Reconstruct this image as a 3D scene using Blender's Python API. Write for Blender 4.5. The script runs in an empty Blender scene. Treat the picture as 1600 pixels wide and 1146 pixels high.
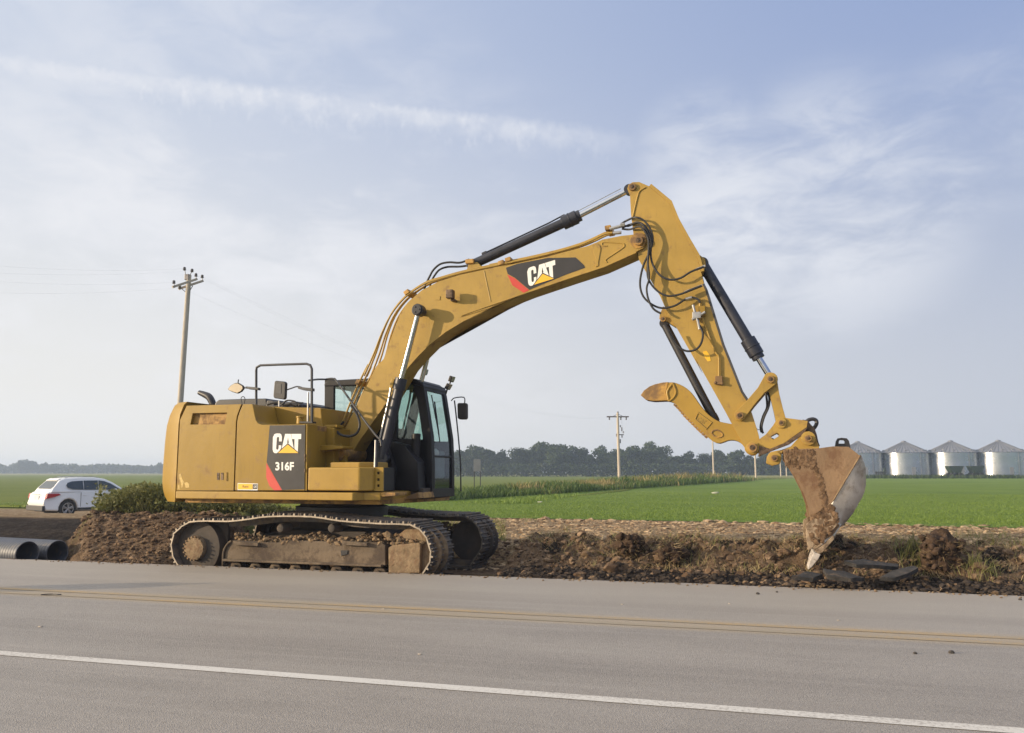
import bpy, bmesh, math, random
from math import sin, cos, tan, atan, pi, radians, sqrt, exp
from mathutils import Vector, Matrix, noise
from mathutils.geometry import tessellate_polygon
random.seed(7)
R = random.Random(11)
sc = bpy.context.scene

# ------------------------------------------------------------------ camera, sky, sun, exposure
CAMH, PSI, FPX, HOR = 1.5, radians(15.6), 1250.0, 737.0
PITCH = atan((HOR - 573) / FPX)
cam = bpy.data.cameras.new('camera'); camo = bpy.data.objects.new('camera', cam)
sc.collection.objects.link(camo); sc.camera = camo
cam.sensor_fit = 'HORIZONTAL'; cam.sensor_width = 36.0; cam.lens = 36.0 * FPX / 1600
cam.clip_start = 0.1; cam.clip_end = 5000
FH = Vector((-sin(PSI), cos(PSI), 0)); RT = Vector((cos(PSI), sin(PSI), 0)); UPW = Vector((0, 0, 1))
FW = FH * cos(PITCH) + UPW * sin(PITCH); UP = UPW * cos(PITCH) - FH * sin(PITCH)
camo.matrix_world = Matrix(((RT.x, UP.x, -FW.x, 0), (RT.y, UP.y, -FW.y, 0), (RT.z, UP.z, -FW.z, CAMH), (0, 0, 0, 1)))

SUN_EL = radians(11.5)
SUN_AZ = PSI + radians(13)                # direction the light travels, measured from +X
sl = bpy.data.lights.new('sun', 'SUN'); slo = bpy.data.objects.new('sun', sl); sc.collection.objects.link(slo)
sl.energy = 3.4; sl.angle = radians(0.6); sl.color = (1.0, 0.80, 0.56)
ldir = Vector((cos(SUN_AZ) * cos(SUN_EL), sin(SUN_AZ) * cos(SUN_EL), -sin(SUN_EL)))
slo.rotation_euler = ldir.to_track_quat('-Z', 'Y').to_euler()
sc.view_settings.view_transform = 'Standard'; sc.view_settings.look = 'None'
sc.view_settings.exposure = 0.7; sc.view_settings.gamma = 1.0
sc.render.engine = 'CYCLES'
sc.cycles.use_denoising = True
sc.cycles.max_bounces = 8; sc.cycles.transparent_max_bounces = 12; sc.cycles.volume_bounces = 1


class NT:
    """small node-tree helper"""
    def __init__(s, nt): s.nt = nt; s.n = nt.nodes; s.l = nt.links
    def add(s, t, **kw):
        nd = s.n.new(t)
        for k, v in kw.items():
            if k == 'inp':
                for a, b in v.items():
                    if isinstance(b, bpy.types.NodeSocket): s.l.new(b, nd.inputs[a])
                    else: nd.inputs[a].default_value = b
            else: setattr(nd, k, v)
        return nd
    def math(s, op, a, b=0.0, c=0.0, clamp=False):
        nd = s.n.new('ShaderNodeMath'); nd.operation = op; nd.use_clamp = clamp
        for i, v in enumerate((a, b, c)):
            if isinstance(v, bpy.types.NodeSocket): s.l.new(v, nd.inputs[i])
            else: nd.inputs[i].default_value = v
        return nd.outputs[0]
    def ramp(s, fac, stops):
        nd = s.n.new('ShaderNodeValToRGB'); s.l.new(fac, nd.inputs[0]); e = nd.color_ramp.elements
        while len(e) < len(stops): e.new(0.5)
        for i, (p, c) in enumerate(stops):
            e[i].position = p; e[i].color = tuple(c) + (1,) if len(c) == 3 else c
        return nd.outputs[0]
    def fade(s, x, a, b):                # smooth 0..1 from a to b
        nd = s.n.new('ShaderNodeMapRange'); nd.interpolation_type = 'SMOOTHSTEP'; s.l.new(x, nd.inputs[0])
        nd.inputs[1].default_value = a; nd.inputs[2].default_value = b
        return nd.outputs[0]
    def mix(s, f, a, b, blend='MIX'):
        nd = s.n.new('ShaderNodeMix'); nd.data_type = 'RGBA'; nd.blend_type = blend; nd.clamp_factor = True
        for i, v in ((0, f), (6, a), (7, b)):
            if isinstance(v, bpy.types.NodeSocket): s.l.new(v, nd.inputs[i])
            else: nd.inputs[i].default_value = v if i == 0 else (tuple(v) + (1,))[:4]
        return nd.outputs[2]
    def noise(s, vec, scale, detail=4, rough=0.55, dist=0.0, col=False):
        nd = s.add('ShaderNodeTexNoise', inp={'Scale': scale, 'Detail': detail, 'Roughness': rough, 'Distortion': dist})
        if vec is not None: s.l.new(vec, nd.inputs['Vector'])
        return nd.outputs[1 if col else 0]
    def mapping(s, vec, sca=(1, 1, 1), rot=(0, 0, 0), loc=(0, 0, 0)):
        nd = s.add('ShaderNodeMapping', inp={'Scale': sca, 'Rotation': rot, 'Location': loc}); s.l.new(vec, nd.inputs[0])
        return nd.outputs[0]


def pray(px, py):
    return (FW + RT * ((px - 800) / FPX) - UP * ((py - 573) / FPX))


# ---- sky: Nishita plus thin cirrus, a spread-out contrail and morning haze low down, all by direction
w = bpy.data.worlds.new('World'); sc.world = w; w.use_nodes = True
W = NT(w.node_tree); W.n.clear()
sky = W.add('ShaderNodeTexSky', sky_type='NISHITA', sun_disc=False, sun_elevation=SUN_EL, altitude=50, air_density=1.0, dust_density=1.6, ozone_density=1.6)
sky.sun_rotation = math.atan2(-ldir.x, -ldir.y)
tc = W.add('ShaderNodeTexCoord'); D = tc.outputs['Generated']
sep = W.add('ShaderNodeSeparateXYZ', inp={0: D}); dz = sep.outputs[2]
def wdot(v):
    nd = W.add('ShaderNodeVectorMath', operation='DOT_PRODUCT'); W.l.new(D, nd.inputs[0]); nd.inputs[1].default_value = v
    return nd.outputs['Value']
base = sky.outputs[0]
# paler upper sky (thin veil)
side = W.fade(wdot(tuple(RT)), -0.68, 0.68)
side2 = W.fade(wdot(tuple(RT)), -0.50, 0.80)
hcol = W.mix(side2, (6.4, 6.32, 6.1), (4.05, 4.3, 4.85))
tcol = W.mix(side, (4.55, 5.05, 6.1), (2.15, 2.85, 4.8))
base = W.mix(0.88, base, tcol)
hz = W.fade(dz, 0.56, 0.02)
hz = W.math('POWER', hz, 1.0)
base = W.mix(W.math('MULTIPLY', hz, 0.93), base, hcol)
# cirrus
n1 = W.noise(W.mapping(D, (1.6, 1.6, 4.2), (0, 0.22, 0.3)), 2.0, 6, 0.5, 0.25)
n2 = W.noise(W.mapping(D, (3.4, 3.4, 8), (0.1, -0.45, 0.2)), 3.4, 9, 0.62, 0.5)
cn = W.math('ADD', W.math('MULTIPLY', n1, 0.6), W.math('MULTIPLY', n2, 0.4))
ci = W.fade(cn, 0.42, 0.64)
# contrail plane
ta, tb = pray(0, 84).normalized(), pray(1010, 214).normalized()
tn = ta.cross(tb).normalized()
if tn.z < 0: tn = -tn
td = wdot(tuple(tn))                                  # + above the trail, - below
n3 = W.noise(W.mapping(D, (9, 9, 9)), 4.0, 6, 0.6)
n4 = W.noise(W.mapping(D, (30, 30, 9.0), (0.0, 0.3, 0.0)), 2.6, 7, 0.62)
td2 = W.math('ADD', td, W.math('MULTIPLY', W.math('SUBTRACT', n3, 0.5), 0.020))
edge = W.fade(td2, 0.008, -0.006)
body = W.fade(td2, -0.062, -0.004)
streak = W.fade(W.math('ADD', n4, W.math('MULTIPLY', td2, 4.5)), 0.28, 0.62)
along = wdot(tuple((tb - ta).normalized()))
endm = W.math('MULTIPLY', W.fade(along, 0.42, 0.16), W.fade(along, -0.95, -0.25))
core = W.math('MULTIPLY', edge, W.fade(td2, -0.034, -0.008))
tr = W.math('MULTIPLY', W.math('MULTIPLY', edge, W.math('MAXIMUM', W.math('MULTIPLY', body, streak), W.math('MULTIPLY', core, 0.8))), endm)
# below the trail there is a whitish veil, above it the blue is clearer
below = W.math('MULTIPLY', W.fade(td, 0.0, -0.12), W.fade(wdot(tuple(RT)), 0.45, -0.05))
def blob(px, py, r0, r1):
    return W.fade(wdot(tuple(pray(px, py).normalized())), cos(r1), cos(r0))
b1 = W.math('MAXIMUM', W.math('MAXIMUM', blob(1300, 330, 0.0, 0.19), blob(1160, 375, 0.0, 0.18)), W.math('MULTIPLY', W.math('MAXIMUM', blob(1100, 240, 0.0, 0.10), blob(1215, 285, 0.0, 0.12)), 0.8)); b2 = blob(180, 290, 0.05, 0.42); b3 = blob(1570, 190, 0.0, 0.12); b4 = blob(520, 330, 0.05, 0.35)
bm_ = W.math('ADD', W.math('ADD', W.math('MULTIPLY', W.math('POWER', b1, 1.4), 1.15), W.math('MULTIPLY', b2, 0.45)), W.math('ADD', W.math('MULTIPLY', b3, 0.45), W.math('MULTIPLY', b4, 0.35)))
c_amt = W.math('ADD', W.math('MULTIPLY', W.math('MULTIPLY', below, ci), 0.30), W.math('MULTIPLY', W.math('MULTIPLY', bm_, W.fade(cn, 0.39, 0.64)), 0.70), clamp=True)
c_amt = W.math('MULTIPLY', c_amt, W.fade(dz, 0.0, 0.10))
c_amt = W.math('MAXIMUM', c_amt, W.math('MULTIPLY', tr, W.math('ADD', 0.34, W.math('MULTIPLY', W.fade(n3, 0.35, 0.62), 0.34))))
base = W.mix(c_amt, base, W.mix(side, (6.35, 6.4, 6.65), (5.8, 6.0, 6.45)))
# outside the view: brightness added overhead and round the low sun, to lift ground light
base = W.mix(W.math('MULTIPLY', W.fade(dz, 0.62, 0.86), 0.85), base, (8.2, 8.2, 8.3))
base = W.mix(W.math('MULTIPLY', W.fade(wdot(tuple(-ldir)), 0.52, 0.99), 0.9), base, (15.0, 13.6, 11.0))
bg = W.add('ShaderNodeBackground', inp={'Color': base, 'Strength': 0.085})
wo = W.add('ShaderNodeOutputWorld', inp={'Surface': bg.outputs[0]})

# ------------------------------------------------------------------ helpers: pixels -> points in the place
O = Vector((0, 0, CAMH))
def at_z(px, py, z):
    r = pray(px, py); return O + r * ((z - CAMH) / r.z)
def at_dist(px, py, d):                                  # horizontal distance along the view axis
    r = pray(px, py); return O + r * (d / r.dot(FH))
MC = Vector((-6.68, 13.0, 0)); YAW = radians(-2.0)
MFX = Vector((cos(YAW), sin(YAW), 0)); MFY = Vector((-sin(YAW), cos(YAW), 0))
def L(p, y):                                             # pixel -> (x, z) on the machine's plane y
    r = pray(*p); t = ((MC - O).dot(MFY) + y) / r.dot(MFY); P = O + r * t
    return ((P - MC).dot(MFX), P.z)
def LL(pts, y): return [L(p, y) for p in pts]
def zz(ox, oy, s):
    return lambda *a: [(ox + a[i] / s, oy + a[i + 1] / s) for i in range(0, len(a), 2)]
Z1, Z2, Z3, Z4, Z5, Z6, Z7 = zz(240, 550, 4.583), zz(460, 550, 4.407), zz(250, 760, 2.807), zz(540, 380, 3.581), zz(720, 270, 4.706), zz(960, 270, 3.096), zz(990, 560, 3.275)
Z8, Z9, Z10, Z11, Z12 = zz(580, 640, 7.1625), zz(1170, 640, 7.619), zz(410, 660, 10.41), zz(260, 780, 10.0), zz(600, 780, 7.273)

def crom(pts, k=6):                                      # Catmull-Rom through points
    P = [Vector(p) for p in pts]
    if len(P) < 3: return P
    out = []
    for i in range(len(P) - 1):
        a, b, c, d = P[max(i - 1, 0)], P[i], P[i + 1], P[min(i + 2, len(P) - 1)]
        for j in range(k):
            t = j / k
            out.append(0.5 * ((2 * b) + (c - a) * t + (2 * a - 5 * b + 4 * c - d) * t * t + (3 * b - a - 3 * c + d) * t ** 3))
    out.append(P[-1]); return out


class MB:
    def __init__(s): s.v = []; s.f = []; s.mi = []; s.m = 0
    def face(s, idx): s.f.append(tuple(idx)); s.mi.append(s.m)
    def addv(s, pts):
        n = len(s.v); s.v += [tuple(p) for p in pts]; return list(range(n, n + len(pts)))
    def box(s, c, d, rot=None):
        c = Vector(c); h = Vector(d) / 2
        P = [Vector((sx * h.x, sy * h.y, sz * h.z)) for sx in (-1, 1) for sy in (-1, 1) for sz in (-1, 1)]
        if rot is not None: P = [rot @ p for p in P]
        i = s.addv([c + p for p in P])
        for q in ((0, 1, 3, 2), (4, 6, 7, 5), (0, 4, 5, 1), (2, 3, 7, 6), (0, 2, 6, 4), (1, 5, 7, 3)): s.face([i[k] for k in q])
        return s
    def prism(s, poly, y0, y1, holes=()):                # (x,z) outline extruded along y
        def pt(p, y): return (p[0], y, p[1])
        rings = [list(poly)] + [list(h) for h in holes]
        if not holes:
            a = s.addv([pt(p, y0) for p in poly]); b = s.addv([pt(p, y1) for p in poly])
            s.face(a); s.face(b[::-1])
            n = len(a)
            for k in range(n): s.face((a[k], b[k], b[(k + 1) % n], a[(k + 1) % n]))
        else:
            flat = [p for r in rings for p in r]
            tri = tessellate_polygon([[Vector((p[0], p[1], 0)) for p in r] for r in rings])
            a = s.addv([pt(p, y0) for p in flat]); b = s.addv([pt(p, y1) for p in flat])
            for t in tri: s.face([a[k] for k in t]); s.face([b[k] for k in t][::-1])
            o = 0
            for r in rings:
                n = len(r)
                for k in range(n): s.face((a[o + k], b[o + k], b[o + (k + 1) % n], a[o + (k + 1) % n]))
                o += n
        return s
    def slant(s, polyA, yA, polyB, yB):                  # two matching outlines at two y
        a = s.addv([(p[0], yA, p[1]) for p in polyA]); b = s.addv([(p[0], yB, p[1]) for p in polyB])
        s.face(a); s.face(b[::-1]); n = len(a)
        for k in range(n): s.face((a[k], b[k], b[(k + 1) % n], a[(k + 1) % n]))
        return s
    def vprism(s, plan, z0, z1):                         # (x,y) outline extruded along z
        a = s.addv([(p[0], p[1], z0) for p in plan]); b = s.addv([(p[0], p[1], z1) for p in plan])
        s.face(a[::-1]); s.face(b); n = len(a)
        for k in range(n): s.face((a[k], a[(k + 1) % n], b[(k + 1) % n], b[k]))
        return s
    def cyl(s, p0, p1, r0, r1=None, n=16, cap=True):
        p0, p1 = Vector(p0), Vector(p1); r1 = r0 if r1 is None else r1
        d = (p1 - p0).normalized(); u = d.orthogonal().normalized(); v = d.cross(u)
        a = s.addv([p0 + (u * cos(2 * pi * k / n) + v * sin(2 * pi * k / n)) * r0 for k in range(n)])
        b = s.addv([p1 + (u * cos(2 * pi * k / n) + v * sin(2 * pi * k / n)) * r1 for k in range(n)])
        for k in range(n): s.face((a[k], a[(k + 1) % n], b[(k + 1) % n], b[k]))
        if cap: s.face(a[::-1]); s.face(b)
        return s
    def tube(s, pts, r, n=8, smooth=0, cap=True):
        P = [Vector(p) for p in pts]
        if smooth: P = crom(P, smooth)
        rr = r if callable(r) else (lambda t: r)
        prev = None; rings = []
        for i, p in enumerate(P):
            d = (P[min(i + 1, len(P) - 1)] - P[max(i - 1, 0)]).normalized()
            if prev is None: u = d.orthogonal().normalized()
            else:
                u = prev - d * prev.dot(d); u = u.normalized() if u.length > 1e-6 else d.orthogonal().normalized()
            prev = u; v = d.cross(u); q = rr(i / max(1, len(P) - 1))
            rings.append(s.addv([p + (u * cos(2 * pi * k / n) + v * sin(2 * pi * k / n)) * q for k in range(n)]))
        for a, b in zip(rings, rings[1:]):
            for k in range(n): s.face((a[k], a[(k + 1) % n], b[(k + 1) % n], b[k]))
        if cap: s.face(rings[0][::-1]); s.face(rings[-1])
        return s
    def lathe(s, prof, c=(0, 0, 0), n=32, axis='z'):     # prof: (r, h)
        rings = []
        for r, h in prof:
            ring = []
            for k in range(n):
                a = 2 * pi * k / n
                q = (r * cos(a), r * sin(a), h) if axis == 'z' else ((r * cos(a), h, r * sin(a)) if axis == 'y' else (h, r * cos(a), r * sin(a)))
                ring.append(Vector(c) + Vector(q))
            rings.append(s.addv(ring))
        for a, b in zip(rings, rings[1:]):
            for k in range(n): s.face((a[k], a[(k + 1) % n], b[(k + 1) % n], b[k]))
        s.face(rings[0][::-1]); s.face(rings[-1]); return s
    def lump(s, c, r, seed, sq=(1, 1, 1), amp=0.35, sub=2, fr=1.6):
        b = bmesh.new(); bmesh.ops.create_icosphere(b, subdivisions=sub, radius=1.0)
        b.verts.ensure_lookup_table(); off = Vector((seed * 3.7, seed * 1.3, seed * 7.1))
        i = s.addv([Vector(c) + Vector((v.co.x * sq[0], v.co.y * sq[1], v.co.z * sq[2])) * r * (1 + amp * (noise.noise(v.co * fr + off) + 0.5 * noise.noise(v.co * fr * 2.3 + off))) for v in b.verts])
        for f in b.faces: s.face([i[v.index] for v in f.verts])
        b.free(); return s
    def build(s, name, mats, parent=None, bevel=0.0, ang=35, segs=2, recalc=True, smooth=True):
        me = bpy.data.meshes.new(name); me.from_pydata(s.v, [], s.f)
        if not isinstance(mats, (list, tuple)): mats = [mats]
        for m in mats: me.materials.append(m)
        me.polygons.foreach_set('material_index', s.mi)
        if recalc or bevel:
            b = bmesh.new(); b.from_mesh(me)
            if recalc: bmesh.ops.recalc_face_normals(b, faces=b.faces)
            if bevel:
                es = [e for e in b.edges if len(e.link_faces) == 2 and e.calc_face_angle(0) > radians(28)]
                bmesh.ops.bevel(b, geom=es, offset=bevel, segments=segs, profile=0.5, affect='EDGES', clamp_overlap=True)
            b.to_mesh(me); b.free()
        if smooth:
            me.polygons.foreach_set('use_smooth', [True] * len(me.polygons))
            try: me.set_sharp_from_angle(angle=radians(ang))
            except Exception: pass
        me.update()
        o = bpy.data.objects.new(name, me); sc.collection.objects.link(o)
        if parent: o.parent = parent
        if bevel and smooth:
            wn = o.modifiers.new('weighted', 'WEIGHTED_NORMAL'); wn.keep_sharp = True; wn.weight = 80
        return o

def tag(o, label=None, cat=None, group=None, kind=None):
    if label: o['label'] = label
    if cat: o['category'] = cat
    if group: o['group'] = group
    if kind: o['kind'] = kind
    return o
def empty(name, loc=(0, 0, 0), rz=0.0):
    o = bpy.data.objects.new(name, None); o.empty_display_size = 0.3; sc.collection.objects.link(o)
    o.location = loc; o.rotation_euler = (0, 0, rz); return o
def copy_tree(o, parent=None):
    c = o.copy(); sc.collection.objects.link(c)
    if parent: c.parent = parent
    for ch in list(o.children): copy_tree(ch, c)
    return c
def text_tris(body, bold=0.0):
    cu = bpy.data.curves.new('t', 'FONT'); cu.body = body; cu.size = 1.0; cu.offset = bold; cu.resolution_u = 4
    ob = bpy.data.objects.new('t', cu); sc.collection.objects.link(ob)
    me = bpy.data.meshes.new_from_object(ob.evaluated_get(bpy.context.evaluated_depsgraph_get()))
    vs = [v.co.copy() for v in me.vertices]; fs = [tuple(p.vertices) for p in me.polygons]
    bpy.data.objects.remove(ob); bpy.data.curves.remove(cu); bpy.data.meshes.remove(me)
    x0 = min(v.x for v in vs); x1 = max(v.x for v in vs); y0 = min(v.y for v in vs); y1 = max(v.y for v in vs)
    return [((v.x - x0) / (x1 - x0), (v.y - y0) / (y1 - y0)) for v in vs], fs

# ------------------------------------------------------------------ materials
def mat(name, col, rough=0.55, metal=0.0, var=0.12, scale=3.0, dirt=None, damt=0.0, dscale=2.5, bump=0.0, bscale=30.0, spec=0.5, col2=None, stretch=None, coat=0.0, pos=False, streak=0.0):
    m = bpy.data.materials.new(name); m.use_nodes = True; N = NT(m.node_tree); N.n.clear()
    v = N.add('ShaderNodeNewGeometry').outputs['Position'] if pos else N.add('ShaderNodeTexCoord').outputs['Object']
    v0 = v
    if stretch: v = N.mapping(v, stretch)
    n = N.noise(v, scale, 5, 0.6)
    lo = tuple(c * (1 - var) for c in col) if col2 is None else col2
    hi = tuple(min(1, c * (1 + var)) for c in col) if col2 is None else col
    c = N.ramp(n, [(0.3, lo), (0.7, hi)])
    rg = N.math('ADD', rough - 0.08, N.math('MULTIPLY', n, 0.16))
    if streak:                                           # thin run marks and scuffs down the panels
        sn = N.noise(N.mapping(v0, (17, 17, 1.1)), 1.6, 7, 0.72); sg = N.noise(N.mapping(v0, (1, 1, 1), (0, 0, 0), (8, 3, 1)), 1.3, 3, 0.5)
        c = N.mix(N.math('MULTIPLY', N.math('MULTIPLY', N.fade(sn, 0.52, 0.72), N.fade(sg, 0.36, 0.62)), streak), c, (0.11, 0.070, 0.035))
        sc2 = N.noise(N.mapping(v0, (5, 5, 30), (0.4, 0.9, 0.2)), 2.4, 3, 0.6)
        c = N.mix(N.math('MULTIPLY', N.fade(sc2, 0.70, 0.74), streak * 0.8), c, (0.46, 0.34, 0.15))
    if dirt:
        dn = N.noise(N.mapping(v0, (1, 1, 1), (0, 0, 0), (5.1, 2.2, 9.7)), dscale, 8, 0.68, 0.3)
        dm = N.fade(dn, 0.68 - damt * 0.5, 0.86 - damt * 0.5)
        c = N.mix(dm, c, dirt); rg = N.math('ADD', rg, N.math('MULTIPLY', dm, 0.3), clamp=True)
    b = N.add('ShaderNodeBsdfPrincipled', inp={'Base Color': c, 'Roughness': rg, 'Metallic': metal, 'Specular IOR Level': spec, 'Coat Weight': coat})
    if bump:
        bn = N.noise(v0, bscale, 6, 0.65)
        bp = N.add('ShaderNodeBump', inp={'Height': bn, 'Strength': min(1, bump), 'Distance': 0.02}); N.l.new(bp.outputs[0], b.inputs['Normal'])
    o = N.add('ShaderNodeOutputMaterial', inp={0: b.outputs[0]})
    return m

YEL = (0.300, 0.186, 0.026)
M = {}
M['yellow'] = mat('yellow_paint', YEL, 0.42, 0, 0.10, 1.1, (0.25, 0.155, 0.055), 0.28, 4.2, spec=0.32, bump=0.30, bscale=1.6, stretch=(1.6, 1.6, .55), streak=0.30)
M['yellow_boom'] = mat('yellow_paint_weathered', (0.365, 0.236, 0.052), 0.5, 0, 0.12, 1.6, (0.25, 0.155, 0.06), 0.30, 5.0, spec=0.36, bump=0.2, bscale=2.2, streak=0.34)
M['yellow_bright'] = mat('yellow_paint_fresh', (0.350, 0.216, 0.036), 0.44, 0, 0.10, 2.0, (0.25, 0.145, 0.045), 0.30, 3.6, spec=0.4, bump=0.2, bscale=2.0, streak=0.26)
M['yellow_dirty'] = mat('yellow_paint_muddy', (0.42, 0.235, 0.05), 0.6, 0, 0.2, 3, (0.19, 0.115, 0.055), 0.55, 4.0, bump=0.15, bscale=20)
M['black'] = mat('black_paint', (0.022, 0.021, 0.024), 0.45, 0, 0.3, 3, (0.10, 0.08, 0.06), 0.10, 3)
M['cab_black'] = mat('cab_black_paint', (0.012, 0.011, 0.013), 0.5, 0, 0.3, 3, (0.05, 0.045, 0.04), 0.12, 3, spec=0.3)
M['grey_tube'] = mat('dark_grey_tube', (0.05, 0.05, 0.055), 0.5, 0.1, 0.2, 5)
M['barrel'] = mat('cylinder_barrel_paint', (0.022, 0.024, 0.036), 0.42, 0.1, 0.25, 4, (0.09, 0.08, 0.07), 0.2, 4)
M['chrome'] = mat('chrome_rod', (0.55, 0.56, 0.60), 0.18, 1.0, 0.05, 6)
M['steel'] = mat('grey_steel', (0.42, 0.41, 0.40), 0.42, 0.8, 0.2, 8)
M['rubber'] = mat('black_hose_rubber', (0.02, 0.02, 0.022), 0.6, 0, 0.2, 6)
M['pin'] = mat('greasy_pin_steel', (0.13, 0.085, 0.052), 0.55, 0.3, 0.4, 14, (0.045, 0.032, 0.024), 0.4, 18)
M['rust'] = mat('bucket_rusty_mud', (0.235, 0.150, 0.082), 0.75, 0, 0.3, 2.2, (0.16, 0.09, 0.05), 0.45, 3.0, bump=0.5, bscale=26, stretch=(1, 1, 0.45))
M['scraped'] = mat('scraped_bucket_steel', (0.64, 0.59, 0.53), 0.34, 0.6, 0.22, 3.0, (0.34, 0.26, 0.18), 0.38, 2.2, bump=0.1, bscale=12, stretch=(1, 1, 0.5))
M['tooth'] = mat('worn_tooth_steel', (0.50, 0.45, 0.40), 0.5, 0.3, 0.3, 14, (0.25, 0.18, 0.12), .3, 16)
M['cutter'] = mat('muddy_cutter_steel', (0.30, 0.225, 0.15), 0.8, 0.05, 0.35, 6, (0.14, 0.095, 0.06), 0.5, 9, bump=.5, bscale=30)
M['bucket_mud'] = mat('bucket_mud', (0.115, 0.072, 0.043), 0.95, 0, 0.5, 9, (0.21, 0.135, 0.08), 0.5, 12, bump=1.0, bscale=30, spec=0.1)
M['mud'] = mat('clinging_mud', (0.060, 0.040, 0.028), 0.95, 0, 0.5, 9, (0.13, 0.085, 0.055), 0.3, 14, bump=1.0, bscale=30, spec=0.1)
M['mud_dry'] = mat('dry_mud', (0.24, 0.175, 0.108), 0.95, 0, 0.35, 8, (0.20, 0.13, 0.08), 0.45, 10, bump=0.9, bscale=30, spec=0.1)
M['track'] = mat('track_steel', (0.090, 0.080, 0.072), 0.6, 0.25, 0.3, 6, (0.20, 0.155, 0.11), 0.5, 6, bump=0.2, bscale=30)
M['track_edge'] = mat('polished_track_edge', (0.34, 0.29, 0.23), 0.5, 0.4, 0.25, 10)
M['frame'] = mat('track_frame_muddy_steel', (0.135, 0.100, 0.066), 0.85, 0, 0.35, 2.0, (0.075, 0.055, 0.040), 0.5, 3.2, bump=0.5, bscale=24, stretch=(0.4, 1, 2))
M['track_dark'] = mat('undercarriage_dark_steel', (0.068, 0.055, 0.044), 0.85, 0, 0.35, 3, (0.13, 0.09, 0.06), 0.3, 4, bump=0.3, bscale=20)
M['decal_black'] = mat('decal_black', (0.028, 0.026, 0.028), 0.4, 0, 0.15, 4)
M['decal_white'] = mat('decal_white', (0.80, 0.79, 0.76), 0.45, 0, 0.05, 6)
M['decal_red'] = mat('decal_red', (0.52, 0.05, 0.035), 0.45, 0, 0.08, 4)
M['decal_yellow'] = mat('decal_yellow', (0.80, 0.46, 0.03), 0.45, 0, 0.05, 4)
M['seat'] = mat('seat_fabric', (0.025, 0.024, 0.026), 0.85, 0, 0.3, 12)
M['mirror_back'] = mat('mirror_housing', (0.06, 0.05, 0.045), 0.55, 0, 0.2, 4)
M['mirror_face'] = mat('mirror_face', (0.85, 0.85, 0.85), 0.06, 1.0, 0.02, 4)
M['white_car'] = mat('white_car_paint', (0.78, 0.79, 0.80), 0.25, 0, 0.02, 2, coat=0.4)
M['car_dark'] = mat('car_dark_plastic', (0.03, 0.03, 0.032), 0.6, 0, 0.15, 6)
M['car_glass'] = mat('car_window_glass', (0.035, 0.045, 0.05), 0.06, 0, 0.1, 2, spec=0.8)
M['tyre'] = mat('tyre_rubber', (0.022, 0.022, 0.022), 0.8, 0, 0.2, 8)
M['alloy'] = mat('alloy_rim', (0.42, 0.42, 0.43), 0.35, 0.8, 0.1, 8)
M['taillight'] = mat('red_taillight', (0.42, 0.02, 0.03), 0.2, 0, 0.1, 4)
M['plate'] = mat('licence_plate', (0.6, 0.62, 0.64), 0.5, 0, 0.1, 6)
M['wood'] = mat('weathered_pole_wood', (0.42, 0.38, 0.32), 0.85, 0, 0.25, 4, stretch=(6, 6, 0.5), bump=0.3, bscale=18)
M['wood_pale'] = mat('pale_pole_wood', (0.46, 0.40, 0.33), 0.85, 0, 0.2, 4, stretch=(6, 6, 0.5))
M['insul'] = mat('grey_insulator', (0.13, 0.12, 0.13), 0.4, 0, 0.2, 6)
M['wire'] = mat('wire_metal', (0.62, 0.64, 0.67), 0.6, 0.2, 0.1, 2)
M['galv'] = mat('galvanised_sheet', (0.52, 0.54, 0.58), 0.25, 1.0, 0.10, 0.5, (0.48, 0.48, 0.49), 0.2, 0.4)
M['galv_roof'] = mat('galvanised_roof', (0.20, 0.21, 0.24), 0.6, 0.3, 0.12, 0.5)
M['cart_green'] = mat('dark_green_cart_paint', (0.02, 0.035, 0.022), 0.5, 0, 0.2, 2)
M['sign'] = mat('sign_back_aluminium', (0.20, 0.21, 0.22), 0.5, 0.3, 0.1, 4)
M['pipe'] = mat('culvert_grey_plastic', (0.080, 0.088, 0.108), 0.5, 0, 0.2, 4, (0.22, 0.18, 0.14), 0.3, 5)
M['orange'] = mat('orange_plastic', (0.75, 0.16, 0.02), 0.5, 0, 0.1, 4)
M['asphalt_slab'] = mat('broken_asphalt', (0.055, 0.052, 0.05), 0.9, 0, 0.35, 8, (0.13, 0.10, 0.075), 0.35, 7, bump=1.0, bscale=40, spec=0.2)
M['plastic_white'] = mat('white_plastic_scrap', (0.42, 0.43, 0.34), 0.7, 0, 0.2, 6)
M['bark'] = mat('tree_bark', (0.10, 0.075, 0.055), 0.9, 0, 0.3, 4, stretch=(4, 4, 0.6))
M['stone'] = mat('pale_stone', (0.38, 0.33, 0.27), 0.9, 0, 0.3, 20, bump=0.3, bscale=40)

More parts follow.
